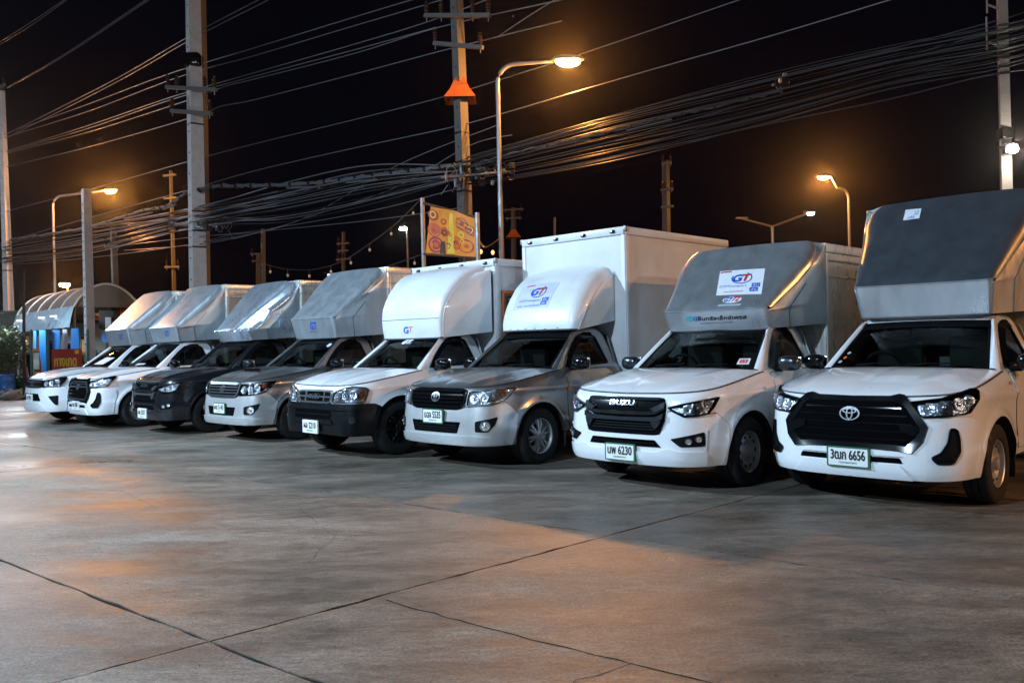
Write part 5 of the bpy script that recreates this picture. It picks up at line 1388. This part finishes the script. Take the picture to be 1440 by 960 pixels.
def card(name, px, Y, mat, label, cat, th=.06, post=False):
    "upright board: four photo pixels at one distance"
    P = [at(*p, Y) for p in px]; b = P[0]; root_loc = Vector((b.x, b.y, 0)); V = [p-root_loc for p in P]+[p-root_loc+Vector((0, th, 0)) for p in P]
    n = len(P); F = [tuple(range(n)), tuple(range(n, 2*n))]+[(i, (i+1) % n, n+(i+1) % n, n+i) for i in range(n)]
    o = mk(name, V, F, mat, None, False); o.location = root_loc; return tag(o, label, cat)
card('hanging_banner', [(55, 464), (68, 464), (69, 528), (60, 522), (56, 500)], 29.5, 'banner_blue', 'tall curved blue hanging under the stall awning, left one', 'banner')
card('hanging_banner', [(73, 464), (84, 464), (84, 500), (74, 500)], 29.6, 'banner_blue', 'flat blue hanging right behind the red sign', 'banner')
card('hanging_banner', [(88, 463), (94, 463), (94, 495), (88, 495)], 29.8, 'vinyl_clear', 'narrow white hanging between the blue ones', 'banner')
card('hanging_banner', [(100, 462), (110, 461), (112, 492), (99, 492)], 29.7, 'banner_blue', 'blue hanging nearest to the smooth white pole', 'banner')
card('hanging_banner', [(47, 465), (51, 465), (51, 490), (47, 490)], 29.9, 'barrel_blue', 'short dark blue strip at the left of the hangings', 'banner')
def wall(name, x0, x1, y0, y1, Y, mat, label, windows=(), cat='shop'):
    a = at(x0, y1, Y); b = at(x1, y1, Y); t0 = at(x0, y0, Y).z
    root = thing(name, label, cat, None, (a.x, Y, -.03)); w = b.x-a.x
    MB().box((w/2, .15, t0/2), (w, .3, t0+.06)).build('wall', mat, root, False)
    V, F = rbox((w/2, 0, t0+.06), (w+.3, .7, .10), .02); mk('roof_edge', V, F, 'dark_metal', root)
    for (u0, v0_, u1, v1_, mt) in windows:
        c = ((u0+u1)/2*w, -.02, (v0_+v1_)/2*t0)
        V, F = rbox(c, ((u1-u0)*w, .06, (v1_-v0_)*t0), .01); wn = mk('window', V, F, 'wood_brown', root)
        V, F = rbox((c[0], -.06, c[2]), ((u1-u0)*w*.86, .02, (v1_-v0_)*t0*.86), .005); mk('pane', V, F, mt, wn)
    return root
wall('shop_building', 36, 62, 470, 548, 33, 'wall_orange', 'orange walled shop seen under the stall awning', ((.1, .1, .35, .7, 'glass_dark'), (.5, .35, .85, .7, 'wall_pale')))
wall('shop_building', 62, 150, 455, 548, 34, 'wall_pale', 'pale green walled shop behind the red sign', ((.05, .05, .25, .75, 'glass_dark'), (.32, .3, .5, .7, 'glass_dark'), (.62, .1, .8, .8, 'shop_window')))
wall('shop_building', 130, 215, 430, 548, 37, 'wall_orange', 'brown walled shop between stall and first truck', ((.2, .45, .5, .75, 'shop_window'), (.6, .2, .8, .8, 'glass_dark')))
wall('shop_building', 0, 36, 440, 548, 40, 'wall_dark', 'dark low house behind the hedge at the left edge', ((.6, .4, .85, .6, 'tube_light'),))
def red_sign():
    a = at(73, 520, 28); b = at(114, 520, 28); t = at(73, 491, 28).z; root = thing('shop_sign', 'red sign board with yellow Thai writing below the stall awning', 'sign', None, (a.x, 28, -.03)); w = b.x-a.x; z0 = a.z
    mp = lambda u, v, o: (u*w, -o, z0+.03+v*(t-z0))
    bd = patch('sign_board', [(0, -.25), (1, -.25), (1, 1), (0, 1)], mp, .0, .05, 'sign_red', root, 2)
    text('sign_lettering', 'กางเกด', .47, .36, .76, .40, mp, .006, 'sign_yellow', bd, bold=.012); text('sign_lettering', 'อาหารตามสั่ง', .47, -.02, .7, .12, mp, .006, 'sign_yellow', bd)
    patch('sign_logo', [(.80, .76), (.94, .76), (.94, .94), (.80, .94)], mp, .006, .002, 'sign_yellow', bd, 1)
    for x in (.05, .95): MB().tube([(x*w, .03, 0), (x*w, .03, z0-.1)], .04, 6).build('leg', 'dark_metal', root)
red_sign()
card('hanging_sign', [(139, 436), (160, 437), (161, 469), (150, 466), (139, 462)], 30.5, 'dark_metal', 'dark framed sign hanging right of the smooth white pole', 'sign')
card('hanging_sign', [(148, 446), (156, 446), (156, 464), (148, 464)], 30.4, 'vinyl_clear', 'grey inner panel of the dark hanging sign', 'sign', .02)
card('advert_board', [(143, 468), (160, 469), (160, 482), (143, 481)], 31, 'barrel_blue', 'small blue notice board below the dark hanging sign', 'sign')
card('notice_plate', [(170, 430), (177, 430), (177, 436), (170, 436)], 32.5, 'sign_red', 'small red notice plate on the thin pole', 'sign')
for x0, x1, Yp, lb in ((43, 47, 27.5, 'teal painted post under the awning, left one'), (66, 70, 28.5, 'teal painted post beside the curved blue hanging'), (123.5, 127, 27, 'dark teal post beside the smooth white pole')):
    a = at((x0+x1)/2, 548, Yp); tp_ = at((x0+x1)/2, 462, Yp).z
    o = thing('awning_post', lb, 'post', 'painted posts under the awning', (a.x, Yp, -.03)); MB().tube([(0, 0, 0), (0, 0, tp_*.5), (0, 0, tp_)], .045, 8).build('shaft', 'teal_paint', o); V, F = rbox((0, 0, .04), (.2, .2, .06), .01); mk('foot', V, F, 'concrete_pole', o)
# barrel, bush, rocks
a = at(8, 546, 27); br = thing('plastic_barrel', 'blue plastic barrel below the hedge at the left edge', 'barrel', None, (a.x, 27, 0))
MB().lathe([(0, .001), (0, .23), (.06, .27), (.30, .285), (.32, .295), (.34, .285), (.55, .28), (.57, .29), (.59, .28), (.72, .25), (.74, .001)], 'z', 24).build('drum', 'barrel_blue', br)
MB().lathe([(.70, .255), (.72, .27), (.76, .27), (.78, .25)], 'z', 24).build('rim', 'barrel_blue', br)
def bush(label, px, py, Y, r, h, n, mat, z0=.0):
    c = at(px, py, Y); root = thing('bush', label, 'bush', None, (c.x, Y, 0))
    V, F = [], []
    for i in range(n):
        th, ph = rnd.uniform(0, 2*math.pi), rnd.uniform(-1, 1); rr = rnd.random()**.4
        k = 1+.25*math.sin(th*3+ph*4); p = Vector((r*k*rr*math.cos(th)*math.sqrt(1-ph*ph*.6), r*k*rr*math.sin(th)*math.sqrt(1-ph*ph*.6), z0+h/2+h/2*ph*rr))
        d = Vector((rnd.gauss(0, 1), rnd.gauss(0, 1), rnd.gauss(0, 1))).normalized(); e = d.cross(Vector((rnd.gauss(0, 1), rnd.gauss(0, 1), 1))).normalized(); s = rnd.uniform(.035, .075); m_ = len(V)
        V += [p-d*s, p+e*s*.45, p+d*s, p-e*s*.45]; F.append((m_, m_+1, m_+2, m_+3))
    mk('foliage', V, F, mat, root, False)
    for k in range(5): MB().tube([(rnd.uniform(-.1, .1), 0, 0), (rnd.uniform(-r*.5, r*.5), rnd.uniform(-.2, .2), z0+h*.7)], [.03, .008], 5).build('stem', 'wood_brown', root)
bush('dark green clipped hedge above the blue barrel', 5, 500, 28.5, .65, 1.5, 5200, 'leaf', .9)
bush('low green bush behind the red sign', 124, 510, 30.5, .7, .9, 1800, 'leaf', .5)
bush('green weeds beside the barrel', 22, 530, 27.5, .45, .8, 1400, 'leaf')
bush('green shrub between the pole and the first truck', 140, 500, 33, .8, 1.3, 2200, 'leaf', .2)
for i in range(16):
    x, y = rnd.uniform(2, 40), rnd.uniform(540, 556); p = at(x, y, 27+rnd.uniform(-1.5, 2)); r = rnd.uniform(.10, .28)
    V, F = ellipsoid((0, 0, 0), (r*1.3, r, r*.75), 2, 9, 6); V = [(a_*rnd.uniform(.8, 1.2), b_*rnd.uniform(.8, 1.2), c_*rnd.uniform(.8, 1.2)) for a_, b_, c_ in V]
    o = mk('rock', V, F, 'rock', None, False); o.location = (p.x, p.y, r*.4); tag(o, 'rough grey rock in the rubble heap below the hedge', 'rock', 'rocks heaped at the left edge')
card('cloth', [(27, 520), (37, 516), (40, 530), (30, 534)], 29, 'pink_cloth', 'pink cloth hanging beside the thin dark post', 'cloth')

# ------------------------------------------------------------ haze
hz = MB().box((0, 30, 5.0), (150, 110, 12.2)).build('haze', 'seam', None, False); hz['kind'] = 'stuff'
hm = bpy.data.materials.new('haze_air'); hm.use_nodes = True; nt = hm.node_tree; nt.nodes.clear()
ho = nt.nodes.new('ShaderNodeOutputMaterial'); hv = nt.nodes.new('ShaderNodeVolumePrincipled'); hv.inputs['Color'].default_value = (.95, .93, .90, 1)
hv.inputs['Density'].default_value = .00030; hv.inputs['Anisotropy'].default_value = .95
nt.links.new(hv.outputs[0], ho.inputs['Volume']); hz.data.materials.clear(); hz.data.materials.append(hm)

# grit on the slabs
gv = MB()
for i in range(260):
    d = rnd.uniform(3, 9)**1.0; x = rnd.uniform(-.62, .62)*d; r = rnd.uniform(.0015, .0040)
    V, F = ellipsoid((x, d, r*.5), (r*1.3, r, r*.8), 2, 5, 3); gv.add(V, F)
gv = gv.build('grit', 'concrete_floor', None, False); gv['kind'] = 'stuff'; gv['label'] = 'fine loose grit scattered over the concrete slabs'
